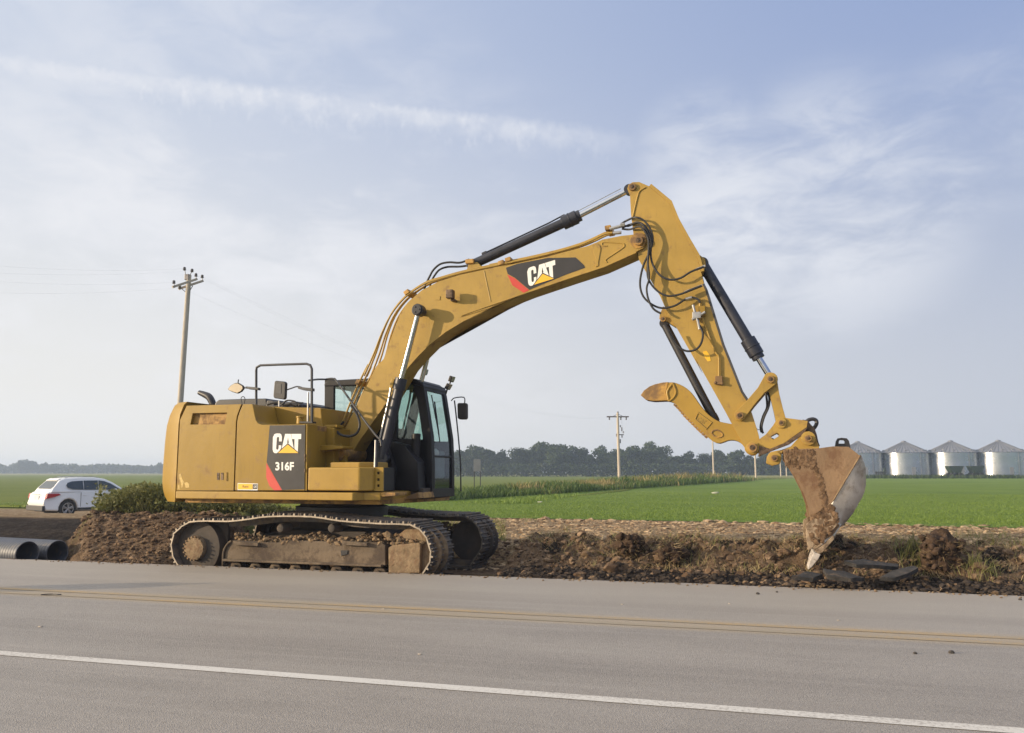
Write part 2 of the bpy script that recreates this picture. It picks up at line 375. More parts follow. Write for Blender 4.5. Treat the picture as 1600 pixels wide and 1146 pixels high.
def glass_mat(name, tint, amt):
    m = bpy.data.materials.new(name); m.use_nodes = True; N = NT(m.node_tree); N.n.clear()
    t = N.add('ShaderNodeBsdfTransparent', inp={0: tint + (1,)})
    n = N.noise(N.add('ShaderNodeTexCoord').outputs['Object'], 3, 4)
    g = N.add('ShaderNodeBsdfGlossy', inp={0: (0.9, 0.95, 1, 1), 'Roughness': N.math('MULTIPLY', n, 0.08)})
    d = N.add('ShaderNodeBsdfDiffuse', inp={0: (0.35, 0.36, 0.34, 1)})
    fr = N.add('ShaderNodeFresnel', inp={0: 1.5})
    a = N.add('ShaderNodeMixShader', inp={0: N.math('ADD', N.math('MULTIPLY', n, 0.06), amt), 1: t.outputs[0], 2: d.outputs[0]})
    b = N.add('ShaderNodeMixShader', inp={0: N.math('MULTIPLY', fr.outputs[0], 0.9), 1: a.outputs[0], 2: g.outputs[0]})
    N.add('ShaderNodeOutputMaterial', inp={0: b.outputs[0]})
    return m
M['glass'] = glass_mat('cab_glass', (0.80, 0.90, 0.87), 0.02)

def leaf_mat(name, stops, scale, trans=0.25, rough=0.6, zt=None):
    m = bpy.data.materials.new(name); m.use_nodes = True; N = NT(m.node_tree); N.n.clear()
    g = N.add('ShaderNodeNewGeometry'); oi = N.add('ShaderNodeObjectInfo')
    n = N.noise(g.outputs['Position'], scale, 4, 0.65)
    rnd = g.outputs['Random Per Island']
    f = N.math('ADD', N.math('MULTIPLY', n, 0.65), N.math('MULTIPLY', rnd, 0.35))
    f = N.math('ADD', f, N.math('MULTIPLY', N.math('SUBTRACT', oi.outputs['Random'], 0.5), 0.22))
    c = N.ramp(f, stops)
    b = N.add('ShaderNodeBsdfPrincipled', inp={'Base Color': c, 'Roughness': rough, 'Specular IOR Level': 0.3})
    t = N.add('ShaderNodeBsdfTranslucent', inp={0: c})
    mx = N.add('ShaderNodeMixShader', inp={0: trans, 1: b.outputs[0], 2: t.outputs[0]})
    N.add('ShaderNodeOutputMaterial', inp={0: mx.outputs[0]})
    return m
M['tree'] = leaf_mat('tree_leaves', [(0.25, (0.014, 0.027, 0.010)), (0.5, (0.030, 0.052, 0.017)), (0.78, (0.060, 0.088, 0.028))], 0.2)
M['rice'] = leaf_mat('rice_blades', [(0.25, (0.150, 0.225, 0.040)), (0.55, (0.180, 0.260, 0.050)), (0.85, (0.215, 0.295, 0.062))], 0.35, 0.35)
M['weed'] = leaf_mat('weed_leaves', [(0.25, (0.075, 0.090, 0.024)), (0.5, (0.165, 0.170, 0.052)), (0.8, (0.32, 0.30, 0.12))], 1.6, 0.3)
M['weed_far'] = leaf_mat('bank_weeds', [(0.25, (0.14, 0.13, 0.050)), (0.5, (0.26, 0.22, 0.085)), (0.8, (0.42, 0.33, 0.15))], 0.5, 0.25)
M['weed_green'] = leaf_mat('bank_green_weeds', [(0.25, (0.055, 0.095, 0.022)), (0.5, (0.10, 0.155, 0.036)), (0.8, (0.17, 0.21, 0.06))], 0.5, 0.25)
M['dry'] = leaf_mat('dry_grass', [(0.25, (0.14, 0.10, 0.055)), (0.5, (0.30, 0.22, 0.115)), (0.8, (0.46, 0.36, 0.20))], 2.0, 0.2)

# soil sheet: colour by the masks of the terrain (R dug-up moist earth plus painted shade of the left slope, G grassy, B gravel / tilled dry)
def soil_mat():
    m = bpy.data.materials.new('soil'); m.use_nodes = True; N = NT(m.node_tree); N.n.clear()
    p = N.add('ShaderNodeNewGeometry').outputs['Position']
    at = N.add('ShaderNodeVertexColor', layer_name='cover'); s = N.add('ShaderNodeSeparateColor', inp={0: at.outputs[0]})
    n1 = N.noise(p, 1.3, 6, 0.65); n2 = N.noise(p, 9, 6, 0.7); n3 = N.noise(p, 34, 4, 0.7)
    f = N.math('ADD', N.math('MULTIPLY', n1, 0.35), N.math('ADD', N.math('MULTIPLY', n2, 0.4), N.math('MULTIPLY', n3, 0.25)))
    soil = N.ramp(f, [(0.36, (0.055, 0.033, 0.021)), (0.5, (0.165, 0.112, 0.071)), (0.64, (0.34, 0.25, 0.165))])
    moist_shade = N.ramp(f, [(0.36, (0.012, 0.010, 0.009)), (0.52, (0.034, 0.027, 0.023)), (0.68, (0.095, 0.072, 0.056))])
    wv = N.noise(N.mapping(p, (1.3, 7.5, 1), (0, 0, 0.42)), 2.2, 6, 0.7, 0.4)
    till = N.ramp(N.math('ADD', N.math('MULTIPLY', wv, 0.6), N.math('MULTIPLY', n2, 0.4)), [(0.36, (0.13, 0.080, 0.042)), (0.5, (0.38, 0.27, 0.16)), (0.60, (0.60, 0.47, 0.31))])
    grass = N.ramp(f, [(0.35, (0.05, 0.065, 0.02)), (0.5, (0.12, 0.135, 0.042)), (0.66, (0.22, 0.19, 0.08))])
    n4 = N.math('MULTIPLY', N.math('SUBTRACT', n2, 0.5), 0.9)
    c = N.mix(N.fade(N.math('ADD', s.outputs[2], n4), 0.3, 0.7), soil, till)
    c = N.mix(N.fade(N.math('ADD', s.outputs[1], n4), 0.3, 0.7), c, grass)
    c = N.mix(N.fade(N.math('ADD', s.outputs[0], n4), 0.3, 0.7), c, moist_shade)
    b = N.add('ShaderNodeBsdfPrincipled', inp={'Base Color': c, 'Roughness': 0.95, 'Specular IOR Level': 0.12})
    hh = N.math('ADD', N.math('MULTIPLY', wv, N.math('MULTIPLY', s.outputs[2], 2.0)), N.math('ADD', N.math('MULTIPLY', n2, 1.0), N.math('MULTIPLY', n3, 0.45)))
    bp = N.add('ShaderNodeBump', inp={'Height': hh, 'Strength': 1.0, 'Distance': 0.11}); N.l.new(bp.outputs[0], b.inputs['Normal'])
    N.add('ShaderNodeOutputMaterial', inp={0: b.outputs[0]})
    return m
M['soil'] = soil_mat()

def field_mat(name, stops, sc1, sc2, rot, bumpd):
    m = bpy.data.materials.new(name); m.use_nodes = True; N = NT(m.node_tree); N.n.clear()
    p = N.add('ShaderNodeNewGeometry').outputs['Position']
    n1 = N.noise(p, sc1, 6, 0.6); n2 = N.noise(N.mapping(p, (0.35, 5, 1), (0, 0, rot)), sc2, 5, 0.7); n3 = N.noise(p, 14, 3, 0.7)
    n5 = N.noise(N.mapping(p, (0.05, 0.5, 1), (0, 0, 0.2)), 0.6, 4, 0.6)
    f = N.math('ADD', N.math('MULTIPLY', n1, 0.35), N.math('ADD', N.math('MULTIPLY', n2, 0.25), N.math('ADD', N.math('MULTIPLY', n3, 0.2), N.math('MULTIPLY', n5, 0.2))))
    c = N.ramp(f, stops)
    b = N.add('ShaderNodeBsdfPrincipled', inp={'Base Color': c, 'Roughness': 0.85, 'Specular IOR Level': 0.15})
    bp = N.add('ShaderNodeBump', inp={'Height': N.math('ADD', n2, n3), 'Strength': 1.0, 'Distance': bumpd}); N.l.new(bp.outputs[0], b.inputs['Normal'])
    N.add('ShaderNodeOutputMaterial', inp={0: b.outputs[0]})
    return m
M['field'] = field_mat('rice_field', [(0.36, (0.115, 0.185, 0.028)), (0.5, (0.160, 0.240, 0.038)), (0.64, (0.215, 0.285, 0.052))], 0.12, 0.8, 0.5, 0.15)
M['field_far'] = field_mat('far_fields', [(0.38, (0.15, 0.165, 0.050)), (0.5, (0.22, 0.215, 0.075)), (0.62, (0.30, 0.27, 0.11))], 0.03, 0.3, 0.2, 0.1)
M['field_left'] = field_mat('left_field', [(0.38, (0.10, 0.135, 0.016)), (0.5, (0.138, 0.172, 0.022)), (0.62, (0.18, 0.205, 0.032))], 0.08, 0.5, 0.1, 0.1)

def road_mat(name, lo, hi, shoulder=False):
    m = bpy.data.materials.new(name); m.use_nodes = True; N = NT(m.node_tree); N.n.clear()
    p = N.add('ShaderNodeNewGeometry').outputs['Position']; sp = N.add('ShaderNodeSeparateXYZ', inp={0: p})
    big = N.noise(N.mapping(p, (0.12, 1.0, 1)), 0.9, 5, 0.6)
    ag = N.noise(p, 95, 3, 0.75); vo = N.add('ShaderNodeTexVoronoi', inp={'Scale': 130.0}); N.l.new(p, vo.inputs['Vector'])
    spk = N.fade(N.noise(N.mapping(p, (1, 1, 1), (0, 0, 0), (3, 7, 1)), 60, 2, 0.6), 0.66, 0.75)
    f = N.math('ADD', N.math('MULTIPLY', big, 0.55), N.math('MULTIPLY', ag, 0.45))
    c = N.ramp(f, [(0.36, lo), (0.64, hi)])
    # wheel tracks worn smoother and a little darker, oil line in mid-lane
    for yc, ww, am in ((9.35, 0.42, 0.26), (10.75, 0.42, 0.16), (6.3, 0.40, 0.22), (7.7, 0.40, 0.18)):
        d = N.math('ABSOLUTE', N.math('SUBTRACT', N.math('ADD', sp.outputs[1], N.math('MULTIPLY', N.math('SUBTRACT', big, 0.5), 0.5)), yc))
        c = N.mix(N.math('MULTIPLY', N.fade(d, ww, 0.05), am), c, tuple(x * 0.55 for x in lo))
    bl1 = N.noise(N.mapping(p, (0.45, 1.2, 1), (0, 0, 0.1)), 1.1, 7, 0.62); bl2 = N.noise(N.mapping(p, (0.08, 3.4, 1)), 1.6, 5, 0.6)
    c = N.mix(N.math('MULTIPLY', N.fade(bl1, 0.48, 0.66), 0.26), c, tuple(x * 0.5 for x in lo))
    c = N.mix(N.math('MULTIPLY', N.fade(bl2, 0.50, 0.66), 0.22), c, tuple(min(1, x * 1.35) for x in hi))
    cellc = N.math('MULTIPLY', N.math('SUBTRACT', vo.outputs['Color'], 0.5), 0.38)
    c = N.mix(0.34, c, N.ramp(N.math('ADD', N.math('MULTIPLY', vo.outputs['Color'], 1.0), 0.0), [(0.0, tuple(x * 0.35 for x in lo)), (1.0, tuple(min(1, x * 1.7) for x in hi))]))
    c = N.mix(N.math('MULTIPLY', spk, 0.5), c, (0.05, 0.045, 0.042))
    # yellow-brown dust toward the dug edge
    dust = N.math('MULTIPLY', N.fade(N.math('ADD', sp.outputs[1], N.math('MULTIPLY', N.noise(p, 1.4, 6, 0.7), 1.2)), 10.9, 12.2), 0.6)
    c = N.mix(N.math('MULTIPLY', N.fade(sp.outputs[1], 7.9, 10.2), 0.42), c, (0.40, 0.36, 0.305))  # far lane lighter as a whole
    band = N.math('MULTIPLY', N.math('MULTIPLY', N.fade(sp.outputs[1], 7.95, 8.15), N.fade(sp.outputs[1], 8.75, 8.50)), N.math('ADD', 0.15, N.math('MULTIPLY', N.noise(N.mapping(p, (0.5, 3, 1)), 2.0, 6, 0.7), 0.5)))
    c = N.mix(band, c, (0.42, 0.32, 0.18))
    c = N.mix(dust, c, (0.34, 0.29, 0.235))
    b = N.add('ShaderNodeBsdfPrincipled', inp={'Base Color': c, 'Roughness': 0.62, 'Specular IOR Level': 0.5})
    bp = N.add('ShaderNodeBump', inp={'Height': N.math('ADD', ag, N.math('MULTIPLY', vo.outputs['Distance'], 0.8)), 'Strength': 0.55, 'Distance': 0.012}); N.l.new(bp.outputs[0], b.inputs['Normal'])
    N.add('ShaderNodeOutputMaterial', inp={0: b.outputs[0]})
    return m
M['road'] = road_mat('asphalt', (0.215, 0.193, 0.170), (0.320, 0.292, 0.262))

def paint_mat(name, col, wear, under):
    m = bpy.data.materials.new(name); m.use_nodes = True; N = NT(m.node_tree); N.n.clear()
    p = N.add('ShaderNodeNewGeometry').outputs['Position']
    n = N.noise(p, 38, 5, 0.75); n2 = N.noise(N.mapping(p, (0.3, 2, 1)), 1.2, 4, 0.6)
    f = N.fade(N.math('ADD', N.math('MULTIPLY', n, 0.6), N.math('MULTIPLY', n2, 0.4)), wear - 0.09, wear + 0.09)
    b = N.add('ShaderNodeBsdfPrincipled', inp={'Base Color': N.mix(f, under, col), 'Roughness': 0.75, 'Specular IOR Level': 0.25})
    N.add('ShaderNodeOutputMaterial', inp={0: b.outputs[0]})
    return m
M['line_white'] = paint_mat('road_paint_white', (0.60, 0.575, 0.53), 0.45, (0.31, 0.28, 0.25))
M['line_yellow'] = paint_mat('road_paint_yellow', (0.46, 0.30, 0.125), 0.56, (0.315, 0.27, 0.205))
M['gravel'] = mat('gravel_shoulder', (0.060, 0.054, 0.050), 0.95, 0, 0.6, 40, (0.16, 0.145, 0.13), 0.35, 60, bump=1.0, bscale=70, pos=True)

# ------------------------------------------------------------------ terrain
def sm(a, b, x):
    t = min(1.0, max(0.0, (x - a) / (b - a))); return t * t * (3 - 2 * t)
def lerp(a, b, t): return a + (b - a) * t
EDGE = 11.3
def nz(x, y, f, s=0.0): return noise.noise(Vector((x * f + s, y * f - s, s * 1.7)))
def far_z(x, y): return lerp(-0.45, 0.06, sm(-22, -7, x - (y - 15) * -0.75 * 0.0 + 0.0)) if y < 34 else lerp(-0.45, 0.06, sm(-22, -7, x))
def terrain(x, y):
    d = y - EDGE
    n1 = nz(x, y, 0.8, 3.1); n2 = nz(x, y, 2.1, 9.4); n3 = nz(x, y, 5.2, 1.7); n4 = nz(x, y, 11.0, 6.6)
    fz = far_z(x, y)
    # right: dug strip, bank, tilled ground
    toe = 0.95 + 0.45 * n1 + 0.22 * n2
    topd = toe + 0.75 + 0.2 * n2
    top = 0.36 + 0.16 * n1 + 0.12 * n2
    rise = sm(toe, topd, d + 0.10 * n3 + 0.06 * nz(x, y, 14.0, 2.0))
    n5 = nz(x, y, 19.0, 4.4)
    zr = lerp(-0.03 + 0.085 * min(1.2, max(0, d)) + 0.035 * n2, top, rise)
    zr = lerp(zr, 0.05, sm(topd + 0.3, topd + 2.6, d))
    rough = lerp(1.0, 0.15, sm(3.2, 5.0, d))
    zr += rough * ((0.07 * n3 + 0.055 * n4) * (0.25 + rise) + 0.03 * n5)
    # pad beneath the tracks
    pad = sm(-9.9, -9.3, x) * sm(-3.35, -3.9, x) * sm(14.9, 14.5, y)
    zp = -0.22 + 0.02 * n3
    # mound left of the tracks
    zm = lerp(-0.12, 0.60 + 0.06 * n1, sm(0.25 + 0.15 * n2, 3.0, d))
    zm = lerp(zm, 0.30, sm(6.2, 9.0, d)); zm = lerp(zm, fz, sm(8.0, 13.0, d))
    zm += lerp(1, 0.2, sm(4, 6, d)) * (0.05 * n3 + 0.04 * n4 + .06 * n2 + .035 * n5)
    # far left: hole with the culvert ends, slope up to the drive
    zl = lerp(-0.42, -0.12, sm(1.9, 2.5, d)) if x > -13.6 else lerp(-0.30, -0.05, sm(1.9, 2.5, d))
    zl = lerp(zl, 0.36, sm(2.3, 5.6, d)); zl = lerp(zl, -0.45, sm(6.0, 17.0, d))
    zl += lerp(1, 0.25, sm(4.5, 6.0, d)) * (0.04 * n3 + 0.025 * n4)
    zl = lerp(-0.10, zl, sm(0.0, 0.35, d))
    kl = sm(-11.35, -12.0, x + 0.25 * n1 + 0.12 * n3 + max(0, d - 0.8) * 0.80)
    km = sm(-9.0, -9.9, x + 0.3 * n1 + max(0, d - 3) * 0.35)
    z = lerp(lerp(zr, zm, km), zl, kl)
    z = lerp(z, zp, pad)
    edge = sm(0.0, 0.22, d)
    z = lerp(-0.09 + 0.03 * n3, z, edge)
    return lerp(z, fz, sm(28, 33, y))
def cover(x, y):
    d = y - EDGE; n1 = nz(x, y, 0.8, 3.1); n2 = nz(x, y, 2.1, 9.4); n3 = nz(x, y, 5.2, 1.7)
    kl = sm(-11.5, -12.2, x + 0.3 * n1 + max(0, d - 0.8) * 0.80)
    toe = 0.95 + 0.45 * n1 + 0.22 * n2
    r = sm(toe + 0.35, toe - 0.2, d + 0.25 * n3)
    r = max(r, 0.85 * sm(0.18, 0.42, n2 + 0.4 * n3) * sm(3.0, 2.2, d))
    r *= sm(-10.0, -8.8, x) * 0.9 + 0.1
    left = kl * sm(0.2, 1.0, d) * sm(6.2, 4.6, d)  # left slope: its shade is put into the dark grey soil tone
    r = max(r, left * 0.75)
    b = sm(2.6, 3.6, d) * (1 - kl) * sm(-7.5, -5.5, x + 0.42 * d); b = max(b, kl * sm(4.6, 5.8, d) * sm(24.0, 23.2, d + .8 * n1))
    g = 0.0
    if x < -3.5: g = sm(2.8, 3.6, d) * (1 - kl) * (1 - b)
    g = max(g, 0.5 * sm(0.05, 0.4, n1) * sm(1.4, 1.9, d) * sm(3.4, 2.4, d) * (1 - kl))
    g = max(g, kl * sm(23.3, 24.0, d + .8 * n1))
    return (r, g, b, 1)
def steps(a, b, fine0, fine1, ds, grow):
    xs = []; v = fine0
    while v < fine1: xs.append(v); v += ds
    v = fine1; st = ds
    while v < b: xs.append(v); st *= grow; v += st
    xs.append(b)
    v = fine0; st = ds; left = []
    while True:
        st *= grow; v -= st
        if v <= a: break
        left.append(v)
    return [a] + left[::-1] + xs if a < fine0 else xs
XS = steps(-46, 16, -14.6, 8.8, 0.042, 1.07); YS = steps(EDGE - 0.02, 34, EDGE - 0.02, 14.4, 0.036, 1.05)
mb = MB(); cols = []
for y in YS:
    for x in XS:
        mb.v.append((x, y, terrain(x, y))); cols.append(cover(x, y))
nx = len(XS)
for j in range(len(YS) - 1):
    for i in range(nx - 1): mb.face((j * nx + i, j * nx + i + 1, (j + 1) * nx + i + 1, (j + 1) * nx + i))
gnd = mb.build('roadside_ground', M['soil'], recalc=False, ang=80)
ca = gnd.data.color_attributes.new('cover', 'FLOAT_COLOR', 'POINT')
ca.data.foreach_set('color', [c for q in cols for c in q])
tag(gnd, kind='structure')

def sheet(name, pts, z, m):
    b = MB(); i = b.addv([(p[0], p[1], z if not callable(z) else z(*p)) for p in pts]); b.face(i)
    o = b.build(name, m, recalc=False, smooth=False); tag(o, kind='structure'); return o
def grid_sheet(name, xs, ys, zf, m):
    b = MB()
    for y in ys:
        for x in xs: b.v.append((x, y, zf(x, y)))
    n = len(xs)
    for j in range(len(ys) - 1):
        for i in range(n - 1): b.face((j * n + i, j * n + i + 1, (j + 1) * n + i + 1, (j + 1) * n + i))
    o = b.build(name, m, recalc=False); tag(o, kind='structure'); return o
FAR = 950
gx = [-FAR, -500, -250, -120, -80, -60, -46, -40, -35, -30, -26, -22, -19, -16, -13, -10, -7, -4, 0, 5, 10, 16, 30, 60, 120, 250, 500, FAR]
grid_sheet('ground', gx, [34, 40, 50, 70, 100, 150, 250, 400, 650, FAR], far_z, M['field_far'])
grid_sheet('ground', [x for x in gx if x <= -46], [EDGE - 0.02, 20, 34], lambda x, y: far_z(x, y) * sm(EDGE, 20, y) - 0.05, M['field_far'])
grid_sheet('ground', [x for x in gx if x >= 16], [EDGE - 0.02, 20, 34], lambda x, y: far_z(x, y) - 0.0, M['field_far'])
sheet('ground', [(-FAR, -FAR), (FAR, -FAR), (FAR, -2), (-FAR, -2)], -0.14, M['field_left'])
sheet('road_shoulder', [(-FAR, -2.01), (FAR, -2.01), (FAR, 3.9), (-FAR, 3.9)], -0.05, M['gravel'])
# carriageway: a slab with a ragged far edge
b = MB(); rx = [-FAR, -300, -100, -40, -25] + [-18 + 0.11 * k for k in range(270)] + [12, 20, 40, 100, 300, FAR]
top = []; 
for x in rx:
    je = (0.045 * nz(x, 0, 0.7, 2.2) + 0.035 * nz(x, 0, 2.9, 5.0) + 0.02 * nz(x, 0, 9, 1.0)) if -19 < x < 12 else 0
    jn = 0.05 * nz(x, 5, 0.9, 2.2) + 0.04 * nz(x, 5, 3.1, 2.2)
    top.append((b.addv([(x, 3.74 + jn, -0.12), (x, 3.74 + jn, 0), (x, EDGE + je + 0.015, 0), (x, EDGE + je, -0.13)])))
for p, q in zip(top, top[1:]):
    for k in range(3): b.face((p[k], q[k], q[k + 1], p[k + 1]))
road = b.build('road', M['road'], recalc=True, ang=30); tag(road, kind='structure')
def line(name, y, wd, m):
    b = MB(); xs = [-FAR, -200, -60] + [-30 + 2.0 * k for k in range(30)] + [60, 200, FAR]
    for x in xs: b.addv([(x, y - wd / 2 + 0.006 * nz(x, y, 1.3), 0.004), (x, y + wd / 2 + 0.006 * nz(x, y, 1.7, 4), 0.004)])
    for k in range(len(xs) - 1): b.face((2 * k, 2 * k + 2, 2 * k + 3, 2 * k + 1))
    o = b.build(name, m, recalc=False, smooth=False); tag(o, kind='structure'); return o
line('white_edge_line', 5.51, 0.125, M['line_white'])
line('yellow_centre_line', 8.47, 0.115, M['line_yellow'])
line('yellow_centre_line', 8.20, 0.115, M['line_yellow'])

# crop field on the right: near border along the tilled strip, diagonal border along the weed bank
def at_ground(px, py, z=0.07): return at_z(px, py, z)
fa = at_ground(640, 786); fb = at_ground(1165, 751); fc = at_ground(1240, 748.0)
fieldpoly = [(fa.x - 1.5, 24.2), (-3, 24.25), (6, 23.6), (16, 23.2), (40, 22.9), (170, 22), (260, 190), (fc.x + 60, fc.y + 30), (fc.x, fc.y), (fb.x, fb.y), ((fa.x + fb.x) / 2, (fa.y + fb.y) / 2 - 0.8), (fa.x, fa.y)]
def inpoly(x, y, P):
    c = False; j = len(P) - 1
    for i in range(len(P)):
        if (P[i][1] > y) != (P[j][1] > y) and x < (P[j][0] - P[i][0]) * (y - P[i][1]) / (P[j][1] - P[i][1]) + P[i][0]: c = not c
        j = i
    return c
sheet('crop_field', fieldpoly, 0.068, M['field'])
lf = [(-200, 34.6), (-31, 31.4), (-24.5, 29.4), (-19, 24), (-14, 21.5), (-9, 22), (-9, 60), (-6, 300), (-300, 300)]
sheet('meadow', [(-300, 35.5), (-46, 35), (-34, 34.4), (-26, 34.6), (-17, 34.8), (-10, 35), (-8, 60), (-20, 330), (-400, 330)], lambda x, y: far_z(x, max(y, 35)) + 0.05, M['field_left'])

# ------------------------------------------------------------------ excavator
EX = empty('excavator', MC, YAW)
tag(EX, 'yellow tracked excavator with thumb and muddy bucket, standing beside the road', 'excavator')
def V(p, y): return Vector((p[0], y, p[1]))
def hose(name, pix, y, r, m, parent=EX, k=6):
    ys = y if isinstance(y, (list, tuple)) else [y] * len(pix)
    return MB().tube([V(L(p, yy), yy) for p, yy in zip(pix, ys)], r, 8, k).build(name, m, parent)
def off_line(pts, d):                                    # shift a poly-line sideways in (x,z)
    out = []
    for i, p in enumerate(pts):
        a = Vector(pts[max(i - 1, 0)]); b2 = Vector(pts[min(i + 1, len(pts) - 1)]); t = (b2 - a).normalized()
        out.append((p[0] - t.y * d, p[1] + t.x * d))
    return out
def crom2(pts, k=5): return [(q.x, q.y) for q in crom([Vector((p[0], p[1])) for p in pts], k)]

# ---- undercarriage: belt outline read off the photograph on the outer plane, then laid at both sides
YT = 1.55; SHW = 0.84
belt = [L(p, -YT) for p in Z3(90, 372, 58, 318, 47, 262, 58, 212, 84, 182, 145, 150, 300, 148, 380, 140, 460, 129, 560, 126, 680, 130, 800, 147, 960, 158, 1090, 164, 1148, 193, 1178, 240, 1191, 300, 1183, 342, 1160, 381)]
zb = -0.2
belt = crom2(belt, 6)
belt = [(p[0], max(p[1], zb)) for p in belt] + [(L(Z3(1120, 395)[0], -YT)[0], zb), (L(Z3(140, 395)[0], -YT)[0], zb)]
def resample(P, step):
    P = [Vector(p) for p in P] + [Vector(P[0])]; tot = sum((b2 - a).length for a, b2 in zip(P, P[1:])); n = round(tot / step); st = tot / n
    out = []; need = 0.0; acc = 0.0
    for a, b2 in zip(P, P[1:]):
        l = (b2 - a).length
        while need < acc + l - 1e-9 and len(out) < n:
            t = (need - acc) / l; out.append((a.lerp(b2, t), (b2 - a).normalized())); need += st
        acc += l
    return out, st
shoes, pitch = resample(belt, 0.19)
def belt_mesh(y0, y1, outer):
    m_ = MB()
    for (p, t) in shoes:
        n = Vector((-t.y, t.x))                          # outward (path runs over the top rearward to front)
        def q(u, h): return (p.x + t.x * u + n.x * h, p.y + t.y * u + n.y * h)
        m_.m = 0
        m_.prism([q(-pitch * .49, -.035), q(pitch * .50, -.035), q(pitch * .50, -.008), q(-pitch * .49, -.008)], y0, y1)
        for u in (-.40, 0.05, .42):                      # grousers
            m_.prism([q(pitch * u - .012, -.01), q(pitch * u + .012, -.01), q(pitch * u + .007, .026), q(pitch * u - .007, .026)], y0 + .004, y1 - .004)
        m_.m = 1                                         # bright worn rim on the road-side edge
        m_.prism([q(-pitch * .49, -.030), q(pitch * .50, -.030), q(pitch * .50, -.010), q(-pitch * .49, -.010)], outer, outer + .006 if outer > 0 else outer - .006)
        m_.prism([q(-.018, -.012), q(.018, -.012), q(.009, .024), q(-.009, .024)], outer, outer + .006 if outer > 0 else outer - .006)
        m_.m = 0                                         # chain links inside
        for yy in ((y0 + y1) / 2 - .10, (y0 + y1) / 2 + .06):
            m_.prism([q(-pitch * .55, -.125), q(pitch * .45, -.125), q(pitch * .55, -.035), q(-pitch * .45, -.035)], yy, yy + .04)
    return m_
belt_mesh(-YT, -YT + SHW, -YT).build('crawler_belt', [M['track'], M['track_edge']], EX, smooth=False)
belt_mesh(YT - SHW, YT, YT - SHW).build('crawler_belt', [M['track'], M['track_edge']], EX, smooth=False)
sprc = L(Z11(455, 770)[0], -YT + .10); idlc = L(Z12(330, 640)[0], -YT + .10)
idlc = (L(Z12(395, 640)[0], -YT)[0] - 0.12, 0.27)
for sgn in (-1, 1):
    yo = sgn * YT; inn = -sgn                            # outer face, direction inward
    def yy(d): return yo + inn * d
    # sprocket housing and hub with a ring of bolts
    sb = MB().lathe([(0.30, 0), (0.44, 0.02), (0.46, 0.30), (0.30, 0.34)], (sprc[0], yy(0.12) if inn > 0 else yy(0.12) - .34, sprc[1]), 40, 'y')
    sb.build('drive_sprocket', M['track_dark'], EX)
    hb = MB(); y_h = yy(0.04)
    hb.lathe([(0.05, 0.0), (0.17, 0.004), (0.19, 0.012), (0.205, 0.05), (0.205, 0.1)] if inn > 0 else [(0.205, -0.1), (0.205, -.05), (.19, -.012), (.17, -.004), (.05, 0)], (sprc[0], y_h, sprc[1]), 32, 'y')
    for k in range(18):
        a = 2 * pi * k / 18
        hb.cyl((sprc[0] + .188 * cos(a), y_h - sgn * -.004 * 0 + sgn * .012, sprc[1] + .188 * sin(a)), (sprc[0] + .188 * cos(a), y_h - sgn * .02, sprc[1] + .188 * sin(a)), .014, n=6)
    hb.build('sprocket_hub', M['mud_dry'], EX)
    plate = crom2([L(p, -YT) for p in Z11(120, 640, 150, 500, 230, 410, 330, 350, 560, 345, 760, 350, 780, 600, 770, 1000, 700, 1060, 200, 1060, 130, 900)], 3)
    MB().prism(plate, yy(0.30), yy(0.36)).build('motor_guard', M['track_dark'], EX, bevel=.01)
    # track frame box
    fr = [L(p, -YT) for p in Z3(262, 345, 268, 285, 280, 258, 300, 240, 500, 250, 520, 240, 960, 250, 975, 262, 975, 352, 270, 330)]
    MB().prism(fr, yy(0.10), yy(0.52)).build('track_frame', M['frame'], EX, bevel=.012)
    rl = [L(p, -YT) for p in Z3(268, 320, 965, 346, 965, 356, 268, 330)]
    MB().prism(rl, yy(0.03), yy(0.12)).build('frame_rail', M['frame'], EX, bevel=.006)
    for u in (350, 830): MB().prism([L(p, -YT) for p in Z3(u - 35, 240, u + 75, 250, u + 75, 264, u - 35, 258)], yy(0.02), yy(0.14)).build('frame_step', M['frame'], EX, bevel=.006)
    gd = [L(p, -YT) for p in Z3(262, 352, 265, 290, 282, 256, 300, 242)]
    MB().tube([V(p, yy(.08)) for p in gd], .018, 8, 4).build('guard_bar', M['frame'], EX)
    MB().prism([L(p, -YT) for p in Z3(780, 284, 812, 284, 808, 300, 796, 304, 782, 308)], yy(0.085), yy(0.102)).build('frame_slot', M['black'], EX)
    # idler and its guard cover
    MB().lathe([(0.30, 0), (0.40, .03), (0.40, .07), (0.34, .10), (.34, .26), (.40, .29), (.40, .33), (.3, .36)], (idlc[0], yy(.16) if inn > 0 else yy(.16) - .36, idlc[1]), 40, 'y').build('idler_wheel', M['mud_dry'] if sgn < 0 else M['track_dark'], EX)
    ic = [L(p, -YT) for p in Z12(30, 850, 25, 560, 70, 530, 380, 500, 395, 520, 385, 850)]
    MB().prism(ic, yy(0.06), yy(0.16)).build('idler_cover', M['mud_dry'] if sgn < 0 else M['track_dark'], EX, bevel=.02)
    # lower and carrier rollers
    for k in range(8):
        x = lerp(L(Z3(310, 350)[0], -YT)[0], L(Z3(945, 360)[0], -YT)[0], k / 7)
        ro = MB().lathe([(.05, 0), (.06, .05), (.105, .07), (.105, .13), (.08, .15), (.08, .27), (.105, .29), (.105, .35), (.06, .37), (.05, .42)], (x, yy(0.06) if inn > 0 else yy(.06) - .42, -0.055), 16, 'y')
        ro.cyl((x, yy(.02), -.055), (x, yy(.08), -.055), .035, n=8)
        ro.build('track_roller', M['frame'], EX)
